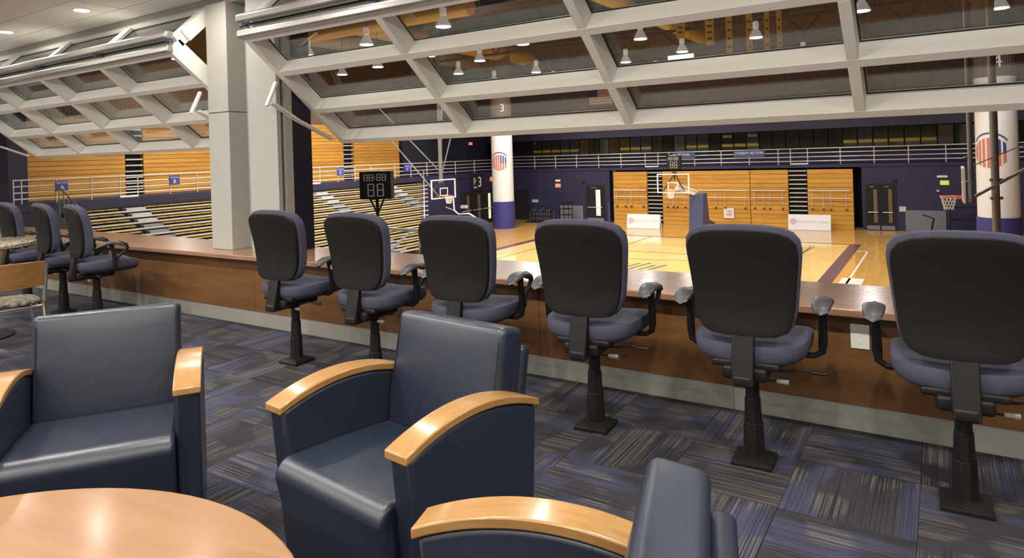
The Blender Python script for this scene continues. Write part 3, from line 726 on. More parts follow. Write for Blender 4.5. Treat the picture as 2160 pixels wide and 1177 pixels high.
# lower telescopic bleacher on the left, twelve rows
t = thing('tiered_bleacher', 'open tiered bleacher with yellow seats stepping down to the court on the left', 'bleacher')
A0 = 12.5; RUN, RISE = .43, .218
aisles = ((14.75, 15.55), (24.75, 25.55), (30.4, 31.1))
ENDY = lambda x: 34.0-1.2*(x+28.8)               # the far end is cut at an angle
for i in range(14):
    x0 = -28.80+i*RUN; z = -.56-i*RISE; A1 = ENDY(x0)
    MB().box(x0-.05, x0+RUN, A0, A1, z-.05, z).build('tread', 'dark_grey', t, angle=0)
    MB().box(x0+RUN-.03, x0+RUN+.01, A0, A1, z-.045, z+.025).build('nosing', 'rail', t, angle=0)
    MB().box(x0-.06, x0-.03, A0, A1, z, z+RISE-.05).build('riser', 'dark', t, angle=0)
    cuts = [A0] + [q for ai in aisles if ai[1] < A1-.3 for q in (ai[0]-.05, ai[1]+.05)] + [A1]
    for a, b in zip(cuts[::2], cuts[1::2]):
        m = MB(); y = a+.05
        while y < b-.3:
            m.box(x0+.02, x0+.24, y, min(y+.46, b), z+.085, z+.122); y += .50
        m.build('seat_row', 'yellow_seat', t, angle=0, kind='stuff')
    for (a, b) in aisles:
        if b < A1-.3: MB().box(x0+.02, x0+RUN-.04, a, b, z+.001, z+RISE*.5).build('aisle_step', 'rail' if i < 3 else 'concrete', t, angle=0)  # top steps take a paler material for the light they catch
# railing at the far end of the tiered bleacher
P0, P1 = Vector((-28.7, ENDY(-28.7)+.15, -.56)), Vector((-23.0, ENDY(-23.0)+.15, -3.5))
for k in range(15):
    p = P0.lerp(P1, k/14)
    MB().cyl((p.x, p.y, p.z-.1), (p.x, p.y, p.z+.95), .02, n=6).build('end_baluster', 'rail', t)
for dz in (.95, -.05): MB().cyl((P0.x, P0.y, P0.z+dz), (P1.x, P1.y, P1.z+dz), .028, n=8).build('end_bar', 'rail', t)
for k in range(6):
    x = -28.7+k*.35; z = -.5-k*.35*RISE/RUN
    MB().cyl((x, A0-.12, z-.1), (x, A0-.12, z+1.1), .018, n=6).build('end_baluster', 'grey_steel', t)
MB().cyl((-28.7, A0-.12, .6), (-26.95, A0-.12, -.3), .022, n=6).build('end_bar', 'grey_steel', t)

# ------------------------------------------------------------------ doors and fittings of the arena walls
def arena_door(nm, label, x0, x1, z1, double, lit):
    d = struct(nm, label)
    MB().box(x0-.06, x1+.06, YW-.05, YW+.02, ZC, z1+.06).build('door_frame', 'navy_dark', d, angle=0)
    n = 2 if double else 1; wd = (x1-x0)/n
    for k in range(n):
        a = x0+k*wd
        lf = MB().box(a+.02, a+wd-.02, YW-.08, YW-.045, ZC+.02, z1).build('door_leaf', 'dark', d, angle=0)
        MB().box(a+wd*.55, a+wd*.8, YW-.095, YW-.081, ZC+.45, z1-.28).build('vision_panel', lit if k == 0 else 'lit_dim', lf, angle=0)
        MB().cyl((a+.12, YW-.14, ZC+1.05), (a+wd-.12, YW-.14, ZC+1.05), .03, n=8).build('push_bar', 'rail', lf)
        MB().box(a+.04, a+wd-.04, YW-.09, YW-.081, ZC+.04, ZC+.28).build('kick_plate', 'grey_pad', lf, angle=0)
        MB().box(a+wd*.3, a+wd*.6, YW-.12, YW-.081, z1-.16, z1-.10).build('door_closer', 'grey_pad', lf, angle=0)
arena_door('door_1', 'black double door right of the far bleacher', -3.82, -2.31, -1.13, True, 'lit_dim')
arena_door('door_2', 'dark door with lit glass strip left of the far bleacher', -21.95, -20.55, -1.2, False, 'lit_strip')
d = struct('door_3', 'dark open doorway beside the white pillar'); MB().box(-28.2, -27.0, YW-.06, YW+.02, ZC, -1.5).build('door_leaf', 'dark', d, angle=0)  # no real leaf: black panel stands for the shade inside the opening
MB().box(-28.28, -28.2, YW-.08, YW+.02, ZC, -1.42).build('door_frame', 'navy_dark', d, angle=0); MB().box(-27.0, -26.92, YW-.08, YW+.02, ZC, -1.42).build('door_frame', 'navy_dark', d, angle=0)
d = struct('door_4', 'row of dark glazed doors under the number three sign')
for k in range(4):
    y0 = 38.2+k*1.35
    lf = MB().box(-28.98, -28.90, y0+.03, y0+1.3, ZC+.02, -1.35).build('door_leaf', 'dark', d, angle=0)
    MB().box(-28.905, -28.885, y0+.75, y0+1.05, ZC+.3, -1.6).build('vision_panel', M['lit_strip'] if k == 2 else M['lit_dim'], lf, angle=0)
    MB().cyl((-28.85, y0+.12, ZC+1.1), (-28.85, y0+1.2, ZC+1.1), .035, n=8).build('push_bar', 'rail', lf)
def wall_box(nm, lab, cat, x, z, wd, h, mat, group=None):
    o = MB().box(-wd/2, wd/2, -.05, 0.0, -h/2, h/2).build(nm, mat, bevel=.01); o.location = (x, YW-.001, z)
    return tag(o, lab, cat, group)
wall_box('wall_light', 'small white light above the red sign on the navy far wall', 'light', -24.31, -.80, .42, .16, 'white')
wall_box('exit_sign', 'faint red lit sign on the navy wall left of the far bleacher', 'sign', -24.31, -1.17, .44, .28, 'exit_red')
wall_box('wall_light', 'small white light above the yellow sign at the right of the far wall', 'light', 0.0, -.70, .50, .12, 'white')
wall_box('exit_sign', 'yellow green sign on the navy wall beside the right hoop', 'sign', .10, -1.05, .42, .25, 'sign_green')
wall_box('wall_clock', 'tiny pale round device on the navy wall under the yellow sign', 'device', -.22, -1.5, .12, .12, 'rail')
wall_box('wall_box', 'pale electrical box beside the black double door', 'box', -1.95, -2.55, .34, .30, 'rail')
wall_box('door_camera', 'small black camera over the double door corner', 'camera', -2.30, -.92, .25, .18, 'dark')
wall_box('door_camera', 'small black camera over the dark single door', 'camera', -22.2, -.95, .25, .18, 'dark')
wall_box('wall_pad', 'grey padded wall panel right of the double door', 'panel', -.85, -3.2, 1.95, 1.19, 'grey_pad')
wall_box('wall_pad', 'grey padded wall panel left of the dark single door', 'panel', -23.25, -3.22, 1.95, 1.14, 'grey_pad')
wall_box('blue_notice', 'small pale blue notice on the navy wall beside the dark doorway', 'notice', -26.35, -2.35, .55, .22, 'pale_print')
wall_box('bleacher_pad', 'upright blue pad at the left edge of the far bleacher', 'pad', -20.2, -3.05, .16, 1.5, 'hoop_pad')
# number signs
def number_sign(num, loc, rz, size, lab, backing=True):
    t = thing('number_sign', lab, 'sign', loc, rz)
    if backing: MB().box(-size*.85, size*.85, -.02, .02, -size*.7, size*.7).build('panel', 'navy_dark', t, angle=0)
    text_mesh(num, size*1.25, 'numeral', 'white', t, face_to((size*.30, -.024, 0), 0), .003)
    MB().box(-size*.62, -size*.42, -.026, -.021, -size*.15, size*.45).build('figure_mark', 'gold_print', t, angle=0)
    MB().box(-size*.42, -size*.25, -.026, -.021, size*.05, size*.32).build('figure_mark', 'gold_print', t, angle=0)
    for q in (-.62, -.36): MB().box(size*q, size*(q+.16), -.026, -.021, -size*.46, -size*.32).build('letter_mark', 'white', t, angle=0)
number_sign('3', (-28.86, 40.3, -.72), PI/2, .86, 'dark square sign with white numeral 3 above the glazed doors')
o = MB().box(-.22, .22, -.04, 0, -.16, .16).build('exit_sign', 'exit_red', bevel=.01); o.location = (-28.9, 42.2, -.55); o.rotation_euler.z = PI/2; tag(o, 'small orange lit exit sign beside the number three sign', 'sign')
o = MB().box(-.22, .22, -.04, 0, -.10, .10).build('exit_sign', 'exit_red', bevel=.01); o.location = (-30.65, 42.0, 2.2); o.rotation_euler.z = PI/2; tag(o, 'small red lit exit sign on the left upper concourse', 'sign')

# ------------------------------------------------------------------ pillars with emblem
def pillar(nm, label, x, y, r, num, sc):
    t = thing(nm, label, 'pillar', (x, y, 0))
    MB().cyl((0, 0, ZC), (0, 0, -1.95), r*1.06, n=40).build('base_pad', 'pad_blue', t)
    MB().cyl((0, 0, -1.95), (0, 0, 3.85), r, n=40).build('shaft', 'pillar_white', t)
    MB().cyl((0, 0, 3.85), (0, 0, 9.6), r*.995, n=40).build('upper_shaft', 'brown_ribs', t)
    th0 = math.atan2(-y, -x)      # towards the lounge
    R = r+.012
    def patch(a0, a1, f0, f1, mat, nm2):
        n = 10; vs = []; fs = []
        for i in range(n+1):
            u = a0+(a1-a0)*i/n; th = th0 + u/r
            for z in (f0(u), f1(u)): vs.append((R*math.cos(th), R*math.sin(th), z))
        for i in range(n): fs.append((2*i, 2*i+2, 2*i+3, 2*i+1))
        MB().add(vs, fs).build(nm2, mat, t, angle=0)
    zc = .75; rad = .60*sc; off = -.22*sc
    circ = lambda u: math.sqrt(max(0, rad*rad-(u-off)**2))
    ns = 7
    for k in range(ns):
        a = off-rad*.93+k*2*rad*.93/ns; b = a+rad*.165
        tilt = .12*(k-3)/3
        mid = lambda u: zc+.35*circ(u)*(1 if k > 2 else 2.0)
        if k > 3:
            patch(a, b, lambda u: zc-circ(u)*.93, lambda u: zc-.05, 'red', 'emblem_stripe'); patch(a, b, lambda u: zc-.05, lambda u: zc+circ(u)*.86, 'blue_print', 'emblem_stripe')
        else: patch(a, b, lambda u: zc-circ(u)*.93, lambda u: zc+circ(u)*.86, 'red', 'emblem_stripe')
    r2 = rad*1.13
    patch(off-r2*.80, off+r2*.80, lambda u: zc+math.sqrt(max(0, (r2*.97)**2-(u-off)**2)), lambda u: zc+.02+math.sqrt(max(0, (r2*1.03)**2-(u-off)**2)), 'blue_print', 'emblem_arc')
    # numeral on the upper shaft
    Tn = Matrix.Rotation(th0+PI/2, 4, 'Z') @ Matrix.Translation((.1, -r-.02, 4.45)) @ RX
    text_mesh(num, .75, 'numeral', 'white', t, Tn, .01)
    return t
pillar('pillar', 'round white pillar with blue padded base and striped ball emblem, left of the far bleacher', -25.7, 38.9, .74, '3', 1.0)
pillar('pillar', 'large round white pillar with striped ball emblem at the right edge', 1.95, 34.5, .74, '4', 1.15)

# ------------------------------------------------------------------ advertising boards
def ad_board(label, x, y, wd, rz, txt):
    t = thing('advertising_board', label, 'sign board', (x, y, ZC+.006), rz)
    h = .92
    T0 = Matrix.Rotation(-.16, 4, 'X')
    MB().box(-wd/2, wd/2, -.02, .02, 0, h, Matrix.Translation((0, -.18, .003)) @ T0).build('front_panel', 'white', t, angle=0)
    MB().box(-wd/2, wd/2, -.02, .02, 0, h, Matrix.Translation((0, .18, .003)) @ Matrix.Rotation(.16, 4, 'X')).build('rear_panel', 'white', t, angle=0)
    F = Matrix.Translation((0, -.18, .003)) @ T0
    MB().cyl((-wd*.38, -.030, h*.55), (-wd*.38, -.021, h*.55), .19, n=24, T=F).build('emblem', 'pale_red', t)
    text_mesh(txt, .20, 'lettering', 'pale_print', t, F @ Matrix.Translation((wd*.08, -.023, h*.53)) @ RX, .002)
ad_board('white advertising board left of the far hoop', -16.4, 41.3, 2.25, 0, 'BRIDGEPORT BANK')
ad_board('white advertising board right of the far hoop, before the black steps', -6.75, 43.3, 2.35, 0, 'BRIDGEPORT BANK')

# ------------------------------------------------------------------ hoops and shot clocks
def board_parts(t, T, glassm='clear_glass'):
    # local: faces -Y, rim at z=0, board bottom -.15, top .92
    f = 'white'; wd = .915
    for nm, q in (('board_frame', (-wd, wd, -.03, .03, .86, .92)), ('board_frame', (-wd, wd, -.03, .03, -.15, -.09)), ('board_frame', (-wd, -wd+.06, -.03, .03, -.09, .86)), ('board_frame', (wd-.06, wd, -.03, .03, -.09, .86)),
                  ('target_line', (-.30, .30, -.035, -.02, .40, .45)), ('target_line', (-.30, .30, -.035, -.02, .0, .05)), ('target_line', (-.30, -.25, -.035, -.02, .05, .40)), ('target_line', (.25, .30, -.035, -.02, .05, .40))):
        MB().box(*q, T).build(nm, f, t, angle=0)
    MB().box(-wd+.06, wd-.06, -.012, .012, -.09, .86, T).build('board_glass', glassm, t, angle=0)
    n = 24
    MB().tube([(.23*math.cos(2*PI*k/n), -.40+.23*math.sin(2*PI*k/n), 0) for k in range(n)], .018, 6, True, T).build('rim', 'orange', t)
    MB().box(-.09, .09, -.17, -.03, -.08, .02, T).build('rim_bracket', 'orange', t, angle=0)
    m = MB()
    for k in range(12):
        a = 2*PI*k/12
        for sgn in (-1, 1):
            p = []
            for j in range(5):
                r = .225-.10*(j/4)**.8; aa = a+sgn*j*PI/12
                p.append((r*math.cos(aa), -.40+r*math.sin(aa), -.105*j))
            m.tube(p, .011, 4, False, T)
    m.build('net', 'net', t)
def seven_seg(t, x, z, wd, h, th, T, mat='digit'):
    m = MB()
    for q in ((x, x+wd, z+h-th, z+h), (x, x+wd, z+h/2-th/2, z+h/2+th/2), (x, x+wd, z, z+th), (x, x+th, z, z+h/2), (x, x+th, z+h/2, z+h), (x+wd-th, x+wd, z, z+h/2), (x+wd-th, x+wd, z+h/2, z+h)):
        m.box(q[0], q[1], -.012, 0, q[2], q[3], T)
    m.build('digit', mat, t, angle=0)
def shot_clock(t, loc, wd, h, rz):
    T = Matrix.Translation(loc) @ Matrix.Rotation(rz, 4, 'Z')
    MB().box(-wd/2, wd/2, 0.0, wd*.30, 0, h, T).build('clock_case', 'black_metal', t, bevel=.006)
    MB().box(-wd*.22, wd*.22, -.01, wd*.2, h, h*1.03, T).build('clock_light', 'white', t, angle=0)
    for k, x in enumerate((-.36, -.19, .05, .22)): seven_seg(t, wd*x, h*.66, wd*.13, h*.24, wd*.022, T @ Matrix.Translation((0, -.001, 0)))
    for x in (-.24, .06): seven_seg(t, wd*x, h*.10, wd*.21, h*.46, wd*.03, T @ Matrix.Translation((0, -.001, 0)))
    m = MB(); 
    for z in (.73, .80): m.box(-wd*.025, wd*.0, -.012, 0, h*z, h*z+.02, T)
    m.build('colon', 'digit', t, angle=0)
    for s in (-1, 1): MB().cyl(T @ Vector((s*wd*.22, wd*.15, 0)), T @ Vector((0, wd*.15, -h*.55)), wd*.03, n=6).build('clock_strut', 'black_metal', t)
    MB().cyl(T @ Vector((0, wd*.15, 0)), T @ Vector((0, wd*.15, -h*.75)), wd*.05, n=8).build('clock_post', 'black_metal', t)
# far main hoop on blue padded base, shot clock above
t = thing('basketball_hoop', 'far basketball hoop on a tall slate blue padded base with shot clock on top', 'hoop', (-12.6, 36.2, ZC+.004))
T = Matrix.Translation((0, 0, 2.80))
board_parts(t, T)
MB().prism([(.75, 0), (3.2, 0), (3.2, .75), (2.1, 1.0), (1.75, 2.55), (1.05, 2.55)], .55, 1.35, 'X').build('base_pad', 'hoop_pad', t, bevel=.03)
MB().cyl((.95, 1.3, 2.45), (.12, .06, 2.95), .09, n=10).build('arm', 'white', t)
MB().cyl((.95, 1.3, 2.65), (.12, .06, 3.2), .05, n=8).build('arm', 'white', t)
for s in (-1, 1): MB().cyl((s*.6, .05, 2.75), (0.0, .35, 3.75), .03, n=6).build('brace', 'black_metal', t)
shot_clock(t, (0.0, .15, 3.95), .80, .78, 0)
# near main hoop seen between the chairs
t = thing('basketball_hoop', 'near basketball hoop with large black shot clock, seen between the second and third chair', 'hoop', (-9.7, 10.3, ZC))
T = Matrix.Translation((0, 0, 2.74)) @ Matrix.Rotation(PI, 4, 'Z')
board_parts(t, T)
MB().box(-.99, -.90, -.05, .05, 2.54, 3.30).build('edge_pad', 'hoop_pad', t, bevel=.01); MB().box(.90, .99, -.05, .05, 2.54, 3.30).build('edge_pad', 'hoop_pad', t, bevel=.01)
MB().cyl((0, -.1, 2.9), (0, -1.6, 2.3), .08, n=10).build('arm', 'white', t)
MB().cyl((-.6, -.06, 3.55), (0, -.5, 2.9), .025, n=6).build('brace', 'white', t); MB().cyl((.6, -.06, 3.55), (0, -.5, 2.9), .025, n=6).build('brace', 'white', t)
MB().prism([(-2.6, 0), (-1.2, 0), (-1.35, 2.2), (-1.9, 2.2)], -.4, .4, 'X').build('base_pad', 'hoop_pad', t, bevel=.03)
shot_clock(t, (-.22, -.1, 4.25), .68, .58, math.radians(24))
# side hoops hung on steel masts
t = thing('basketball_hoop', 'side hoop with orange rim hung on a grey steel mast, at the right', 'hoop', (.55, 25.3, 0))
T = Matrix.Translation((0, 0, -.47)) @ Matrix.Rotation(-PI/2, 4, 'Z')
board_parts(t, T)
MB().cyl((.20, .05, -.65), (.20, .05, 9.4), .075, n=12).build('mast', 'grey_steel', t)
MB().cyl((.84, .45, -2.6), (.84, .45, 9.4), .11, n=14).build('mast', 'grey_steel', t)
MB().cyl((.2, .2, -.55), (3.2, 1.0, 1.35), .05, n=8).build('brace', 'grey_steel', t)
MB().cyl((.2, .2, .45), (2.6, 1.0, 1.55), .018, n=6).build('cable', 'grey_steel', t)
for z in (.02, -.55):
    MB().cyl((.70, .38, z), (1.02, .52, z), .05, n=10).build('clamp', 'grey_steel', t)
for z in (.75, -.02): MB().cyl((.03, 0, z), (.2, .05, z), .03, n=8).build('bracket', 'grey_steel', t)
t = thing('basketball_hoop', 'side hoop hung on a grey mast before the navy wall, right of the tiered bleacher', 'hoop', (-23.4, 29.4, 0))
T = Matrix.Translation((0, 0, -.90)) @ Matrix.Rotation(PI/2 - .15, 4, 'Z')
board_parts(t, T)
MB().cyl((-.2, .05, -.2), (-.2, .05, 9.4), .11, n=12).build('mast', 'grey_steel', t)
for (a, b) in (((-.2, .05, .1), (-.9, 1.2, 4.2)), ((-.2, .05, .1), (.5, 1.0, 4.2)), ((-.2, .05, .4), (-2.2, -2.6, 4.0)), ((-.2, -.1, -1.0), (-3.3, -1.6, 3.2))):
    MB().cyl(a, b, .035, n=6).build('brace', 'grey_steel', t)
# folded portable hoop frame at the bleacher end
t = thing('portable_hoop_base', 'folded white hoop arm on a blue wheeled base before the glazed doors', 'hoop base', (-27.0, 35.3, ZC))
MB().rbox((0, .2, .55), (1.9, 1.2, 1.1), .12).build('base', 'hoop_pad', t)
MB().tube([(-.3, 0, 2.3), (-.25, 0, 1.5), (.1, 0, 1.25), (.9, .1, 1.3), (1.5, .2, .95), (1.8, .2, .45)], .055, 8).build('arm', 'white', t)
MB().tube([(.1, .1, 1.1), (.8, .15, .95), (1.7, .2, .45)], .045, 8).build('arm', 'white', t)
MB().cyl((-.25, 0, 1.5), (-.95, 0, 1.7), .03, n=6).build('strut', 'white', t)
MB().box(.35, .8, -.1, .1, 1.65, 1.85).build('label_plate', 'pale_print', t, angle=0)
# carts along the far wall
def cart(label, x, y, wd, h, shelves):
    t = thing('equipment_cart', label, 'cart', (x, y, ZC))
    for sx in (-1, 1):
        for sy in (-1, 1): MB().cyl((sx*wd/2, sy*.3, .08), (sx*wd/2, sy*.3, h), .03, n=6).build('upright', 'black_metal', t)
    for k in range(shelves):
        z = .15+k*(h-.2)/max(1, shelves-1)
        MB().box(-wd/2, wd/2, -.3, .3, z-.02, z+.02).build('shelf', 'black_metal', t, angle=0)
    for sx in (-1, 1):
        for sy in (-1, 1): MB().cyl((sx*wd/2-.03, sy*.3, .07), (sx*wd/2+.03, sy*.3, .07), .07, n=10).build('wheel', 'gasket', t)
    return t
t = cart('low black rack of folded chairs by the grey wall pad', -24.9, 42.6, 1.9, .9, 3)
for k in range(9): MB().tube([(-.8+k*.2, -.25, .2), (-.75+k*.2, -.25, .85+.1*(k % 3)), (-.65+k*.2, .2, .9), (-.6+k*.2, .2, .2)], .02, 5).build('folded_chair', 'grey_steel', t)
cart('black shelf cart standing under the right hoop', .95, 43.0, 1.3, 1.55, 3)
cart('tall dark tube frame before the grey wall pad', -23.0, 43.0, .7, 1.5, 4)
t = thing('red_crate', 'red open crate on the floor before the right pillar', 'crate', (1.0, 33.0, ZC))
for q in ((-.5, .5, -.3, -.26, 0, .9), (-.5, .5, .26, .3, 0, .9), (-.5, -.46, -.26, .26, 0, .9), (.46, .5, -.26, .26, 0, .9), (-.46, .46, -.26, .26, 0, .05)):
    MB().box(*q).build('crate_side', 'red', t, angle=0)
t = thing('floor_fan', 'small dark stand leaning before the right grey wall pad', 'stand', (-.7, 43.2, ZC))
MB().cyl((.1, 0, .04), (.25, 0, .85), .05, n=8).build('pole', 'black_metal', t); MB().cyl((.25, 0, .85), (-.25, 0, 1.05), .035, n=8).build('arm', 'black_metal', t); MB().lathe([(.25, 0), (.25, .03), (.05, .06)], 16).build('foot', 'black_metal', t)

# ================================================================== LOUNGE FURNITURE
# ------------------------------------------------------------------ pedestal task chair (faces +Y, origin at base plate centre)
def make_task_chair():
    t = thing('task_chair', '', 'chair')
    bp = MB(); z0 = .016
    bp.box(-.080, .080, -.080, .080, 0, z0)
    bp.add([(-.080, -.080, z0), (.080, -.080, z0), (.080, .080, z0), (-.080, .080, z0), (-.045, -.045, .034), (.045, -.045, .034), (.045, .045, .034), (-.045, .045, .034)], [(0, 1, 5, 4), (1, 2, 6, 5), (2, 3, 7, 6), (3, 0, 4, 7), (4, 5, 6, 7)])
    bp.build('base_plate', 'black_metal', t, bevel=.002)
    pd = MB()
    for z0, z1, a, b in ((.03, .165, .041, .037), (.163, .265, .034, .030), (.263, .40, .027, .025)):
        for (za, ra, zb_, rb) in ((z0, a, z1, b),):
            c = .35
            def oct_(r): return [(r, r*c), (r*c, r), (-r*c, r), (-r, r*c), (-r, -r*c), (-r*c, -r), (r*c, -r), (r, -r*c)]
            vs = [(x, y, za) for x, y in oct_(ra)] + [(x, y, zb_) for x, y in oct_(rb)]
            fs = [(i, (i+1) % 8, 8+(i+1) % 8, 8+i) for i in range(8)] + [tuple(range(7, -1, -1)), tuple(range(8, 16))]
            pd.add(vs, fs)
    pd.build('pedestal', 'black_metal', t, bevel=.002)
    mc = MB(); mc.rbox((0, -.02, .405), (.17, .28, .055), .015); mc.rbox((0, -.03, .435), (.26, .22, .03), .01)
    mc.build('mechanism', 'black_metal', t)
    # seat
    ol = superell(.225, .225, 3.6)
    def seat_map(a, b, tt):
        z = .486 + tt + .42*a*a - (.28*max(0, b-.10)**2*4) + .25*min(0, b+.13)**2*4*0.6
        return (a*(1.0+.12*b), b+.075, z)
    MB().pillow(ol, .036, .078, 3.4, seat_map).build('seat_cushion', 'fabric', t)
    MB().box(-.15, .15, -.10, .22, .446, .456).build('seat_pan', 'shell', t, bevel=.004)
    # back
    ob = superell(.210, .222, 5.2)
    def curve(x, z):
        return .55*x*x - .10*(z-.79) - .9*(z-.72)**2*(.5 if z > .72 else 1.0)
    def bx(a, b):
        k = b/.222
        x = a*(1+.115*k+.02*k*k); z = .772+b
        if b > 0: z += .012*(1-(a/.210)**2)*1.5*(k**3) - .012*k**3
        return x, z
    def cush(a, b, tt):
        x, z = bx(a, b); return (x, -.125+curve(x, z)+tt, z)
    MB().pillow(ob, .052, .034, 4.5, cush).build('back_cushion', 'fabric', t)
    def shell(a, b, tt):
        x, z = bx(a*.955, b*.945); return (x, -.158+curve(x, z)+tt, z-.008)
    MB().pillow(ob, .012, .016, 7.0, shell).build('backrest_shell', 'shell', t)
    # upright
    m = MB()
    pr = [(-.205, .372), (-.172, .372), (-.148, .45), (-.138, .60), (-.160, .60), (-.190, .45)]
    m.prism(pr, -.042, .042, 'X'); m.rbox((0, -.145, .387), (.075, .12, .045), .012)
    m.build('back_upright', 'black_metal', t, bevel=.005)
    # armrests
    for s in (-1, 1):
        loop = [(s*.268, -.105, .640), (s*.270, -.06, .662), (s*.272, .0, .672), (s*.272, .06, .668), (s*.272, .098, .650), (s*.271, .108, .624), (s*.270, .088, .598), (s*.268, .05, .568), (s*.266, .022, .535)]
        loop = [(p[0], p[1]+.06, p[2]) for p in loop]
        ar = MB()
        ar.tube(loop, [.011, .013, .013, .013, .013, .013, .012, .012, .012], 8)
        ar.tube([(s*.270, .048, .662), (s*.269, .056, .62), (s*.267, .068, .57), (s*.266, .072, .50), (s*.262, .072, .462), (s*.235, .072, .444), (s*.13, .072, .440)], [.020, .016, .017, .018, .014, .012, .012], 8)
        a = ar.build('armrest', 'black_metal', t)
        op = superell(.040, .118, 2.6)
        def pad(a_, b_, tt, s=s): return (s*.272+a_, b_+.048, .672+tt-1.9*(b_+.01)**2*1.4)
        MB().pillow(op, .018, .012, 2.6, pad, n=24, rings=5).build('arm_pad', 'pad', a)
    # levers
    lv = MB().tube([(.08, -.06, .405), (.15, -.055, .405), (.20, -.05, .415), (.235, -.05, .412)], .005, 6).build('lever', 'black_metal', t)
    MB().rbox((.26, -.05, .411), (.06, .018, .014), .006).build('lever_grip', 'black_metal', lv)
    lv = MB().tube([(.03, -.09, .372), (.115, -.09, .372)], .004, 6).build('lever', 'black_metal', t)
    MB().cyl((.11, -.09, .372), (.155, -.09, .372), .009, .011, n=10).build('lever_grip', 'grey_steel', lv)
    MB().rbox((0, -.02, .382), (.09, .11, .03), .01).build('tilt_housing', 'black_metal', t)
    return t
tc0 = make_task_chair()
row = [(-3.55, 2.89, .02, 'navy task chair on black pedestal, next to the column, first of the row of six'),
       (-2.84, 2.88, .03, 'navy task chair on black pedestal, second of six, half hidden behind the middle armchair'),
       (-2.125, 2.88, .05, 'navy task chair, third of six, its pedestal hidden behind the middle armchair'),
       (-1.41, 2.87, .06, 'navy task chair on black pedestal, fourth of six, in the middle before the court'),
       (-.685, 2.86, .05, 'navy task chair on black pedestal, fifth of six, left of the white wall plate'),
       (.04, 2.86, .04, 'navy task chair on black pedestal, largest and nearest, cut by the right edge'),
       (-6.04, 2.87, -.2, 'navy task chair nearest the column of the three left behind the left armchair'),
       (-6.70, 2.9, -.15, 'navy task chair in the middle of the left group of three'),
       (-7.42, 2.9, -.1, 'navy task chair at the far left behind the stone-topped table')]
for i, (x, y, a, lab) in enumerate(row):
    o = tc0 if i == 0 else copy_tree(tc0)
    o.location = (x, y, 0); o.rotation_euler.z = a; o['label'] = lab; o['group'] = 'task chairs along the worktop'

# ------------------------------------------------------------------ lounge armchair (faces -Y, origin floor centre)
def make_armchair():
    t = thing('armchair', '', 'armchair')
    yf, yb = -.290, .265
    def arc(y):
        u = (y-yf)/(yb-yf); return .540+(.525-.540)*u+.058*4*u*(1-u)*(1-.25*(1-u)*0)
    n = 16
    top = [(yf+(yb-yf)*i/n, arc(yf+(yb-yf)*i/n)) for i in range(n+1)]
    for s in (-1, 1):
        xo, xi = s*.330, s*.250
        capm = MB().prism([(y, z-.024) for y, z in top] + [(y, z) for y, z in reversed(top)], min(xo*1.012, xi*.985), max(xo*1.012, xi*.985), 'X')
        capm.build('arm_cap', 'honey', t, bevel=.004)
        pts = [(yf+.012+(yb-yf-.024)*i/n, arc(yf+.012+(yb-yf-.024)*i/n)-.0245) for i in range(n+1)]
        poly = [(yf+.055, .035)] + pts + [(yb-.045, .035)]
        MB().prism(list(reversed(poly)), min(xo, xi), max(xo, xi), 'X').build('arm_panel', 'leather', t, bevel=.012, seg=3)
        for y in (-.20, .18): MB().cyl((s*.29, y, 0), (s*.29, y, .04), .018, .024, n=12).build('foot', 'black_metal', t)
    # seat : side profile with rounded nose
    prof = []
    for i in range(9):
        a = PI*(.5+.5*i/8)
        prof.append((-.262+.055*math.cos(a), .335+.055*math.sin(a)))
    prof = [(.17, .368), (-.05, .384)] + prof + [(-.285, .20), (-.268, .05), (.17, .05)]
    MB().prism(prof, -.2495, .2495, 'X').build('seat', 'leather', t, bevel=.014, seg=3)
    # back cushion, leaning
    T = Matrix.Translation((0, .125, .37)) @ Matrix.Rotation(-.20, 4, 'X')
    def fn(x, y, z):
        k = (z+.20)/.40
        return (x, y-.010*(1-(x/.25)**2)*(1-abs(2*k-1)**2), z)
    MB().rbox((0, .055, .185), (.4985, .115, .40), .024, 4, T, fn).build('backrest', 'leather', t)
    MB().rbox((0, .140, .125), (.48, .05, .40), .018, 3, T).build('back_panel', 'leather', t)
    for s in (-1, 1): MB().tube([T @ Vector((s*.236, -.004, z)) for z in (.05, .15, .25, .34)], .0022, 5).build('seam', 'gasket', t)
    return t
ac0 = make_armchair()
for i, (x, y, a, lab) in enumerate(((-1.455, 1.60, math.radians(-7), 'dark navy leather armchair with honey wood arm caps, in the middle, facing the table'),
                                     (-2.585, 1.235, math.radians(56), 'dark navy leather armchair with wood arm caps behind the round table at the left'),
                                     (-.59, .875, math.radians(-74), 'dark leather armchair at the bottom, seen from its side, back to the camera'))):
    o = ac0 if i == 0 else copy_tree(ac0)
    o.location = (x, y, 0); o.rotation_euler.z = a; o['label'] = lab; o['group'] = 'leather armchairs around the low table'

# ------------------------------------------------------------------ low table
t = thing('coffee_table', 'low rounded coffee table with warm maple top at the bottom left', 'table', (-1.673, .509, 0), math.radians(11))
ol = lambda a, b, q=64: [(a*math.cos(2*PI*k/q), b*math.sin(2*PI*k/q)) for k in range(q)]
MB().prism(ol(.72, .58), .352, .380, 'Z').build('table_top', 'table_wood', t, bevel=.006, seg=3)
MB().prism(ol(.62, .48), .31, .352, 'Z').build('apron', 'table_wood', t, bevel=.003)
for sx in (-1, 1):
    for sy in (-1, 1): MB().cyl((sx*.40, sy*.28, 0), (sx*.37, sy*.26, .312), .022, .032, n=16).build('leg', 'table_wood', t)

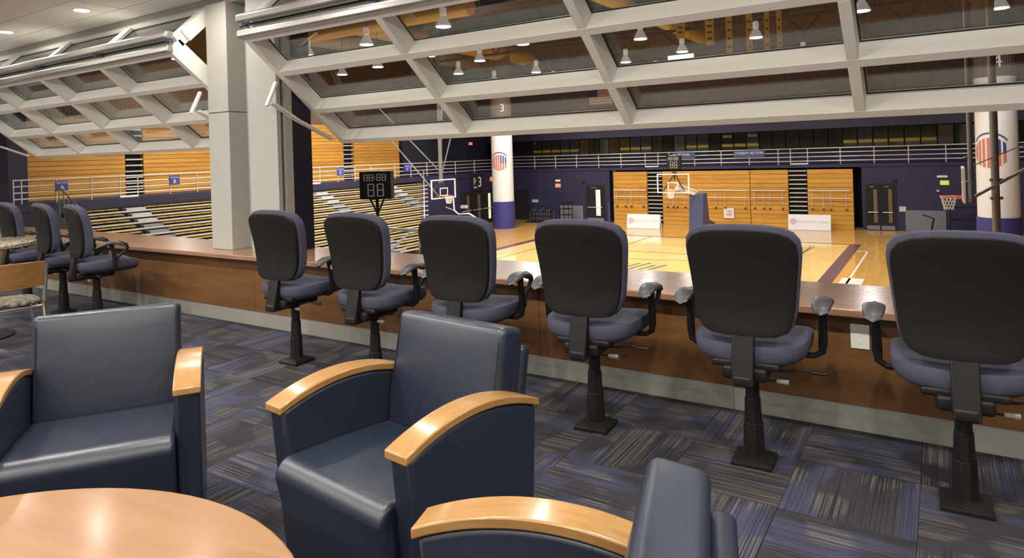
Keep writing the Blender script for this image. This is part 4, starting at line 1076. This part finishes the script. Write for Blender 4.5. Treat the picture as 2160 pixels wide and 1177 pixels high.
# ------------------------------------------------------------------ stone topped table and cafe chair at the left
t = thing('round_table', 'round table with speckled stone top at the left edge', 'table', (-6.36, 2.10, 0))
MB().lathe([(.0, .698), (.42, .698), (.435, .708), (.435, .730), (.42, .740), (.0, .740)], 48).build('table_top', 'granite', t)
MB().lathe([(.05, .012), (.05, .05), (.035, .10), (.035, .66), (.12, .698)], 20).build('pedestal', 'black_metal', t)
MB().lathe([(.27, 0), (.27, .012), (.06, .03)], 32).build('base', 'black_metal', t)

t = thing('cafe_chair', 'chrome framed cafe chair with curved wood back and patchwork seat at the left edge', 'chair', (-5.36, 1.95, 0), math.radians(78))
# local: faces +Y, back at -Y
osd = superell(.20, .19, 3.2)
MB().pillow(osd, .028, .022, 3.0, lambda a, b, tt: (a, b, .405+tt-.25*max(0, b-.08)**2*4)).build('seat', 'patchwork', t)
vs = []; fs = []; n = 14
for i in range(n+1):
    u = -1+2*i/n; x = .205*u; y0 = -.205-.05*(1-u*u)
    h = .080+.008*(1-u*u)
    for (dy, z) in ((0, .60-h), (0, .60+h), (.012, .60+h), (.012, .60-h)): vs.append((x, y0+dy-.12*(z-.6), z))
for i in range(n):
    for k in range(4): fs.append((4*i+k, 4*i+(k+1) % 4, 4*i+4+(k+1) % 4, 4*i+4+k))
fs += [(3, 2, 1, 0), (4*n, 4*n+1, 4*n+2, 4*n+3)]
MB().add(vs, fs).build('backrest', 'cafe_wood', t, bevel=.004)
for s in (-1, 1):
    MB().tube([(s*.207, -.225, .665), (s*.207, -.215, .60), (s*.205, -.195, .50), (s*.195, -.185, .40), (s*.20, -.21, .25), (s*.215, -.265, .01)], .011, 8).build('rear_leg', 'chrome', t)
    MB().tube([(s*.18, .16, .385), (s*.195, .175, .25), (s*.21, .20, .01)], .011, 8).build('front_leg', 'chrome', t)
    MB().cyl((s*.19, -.185, .378), (s*.18, .16, .378), .010, n=8).build('seat_rail', 'chrome', t)
MB().cyl((-.19, -.18, .378), (.19, -.18, .378), .010, n=8).build('cross_rail', 'chrome', t)

# ------------------------------------------------------------------ wall plates
def plate(nm, lab, x, z, wd, h, outlet):
    t = thing(nm, lab, 'wall plate', (x, 3.3675, z))
    MB().box(-wd/2, wd/2, -.006, 0, -h/2, h/2).build('cover', 'switch', t, bevel=.002)
    if outlet:
        for dz in (-.018, .018):
            for dx in (-.006, .006): MB().box(dx-.0015, dx+.0015, -.0065, -.0055, dz-.006, dz+.006).build('slot', 'gasket', t, angle=0)
    else:
        for dz in (-.03, .03): MB().cyl((0, -.0075, dz), (0, -.006, dz), .003, n=8).build('screw', 'rail', t)
plate('blank_plate', 'white blank wall plate on the wood panel between the fifth and sixth chair', -.33, .432, .076, .110, False)
plate('outlet', 'white power outlet on the wood panel behind the third chair', -2.52, .43, .07, .115, True)
plate('outlet', 'white power outlet on the wood panel behind the left group of chairs', -6.78, .44, .085, .11, True)
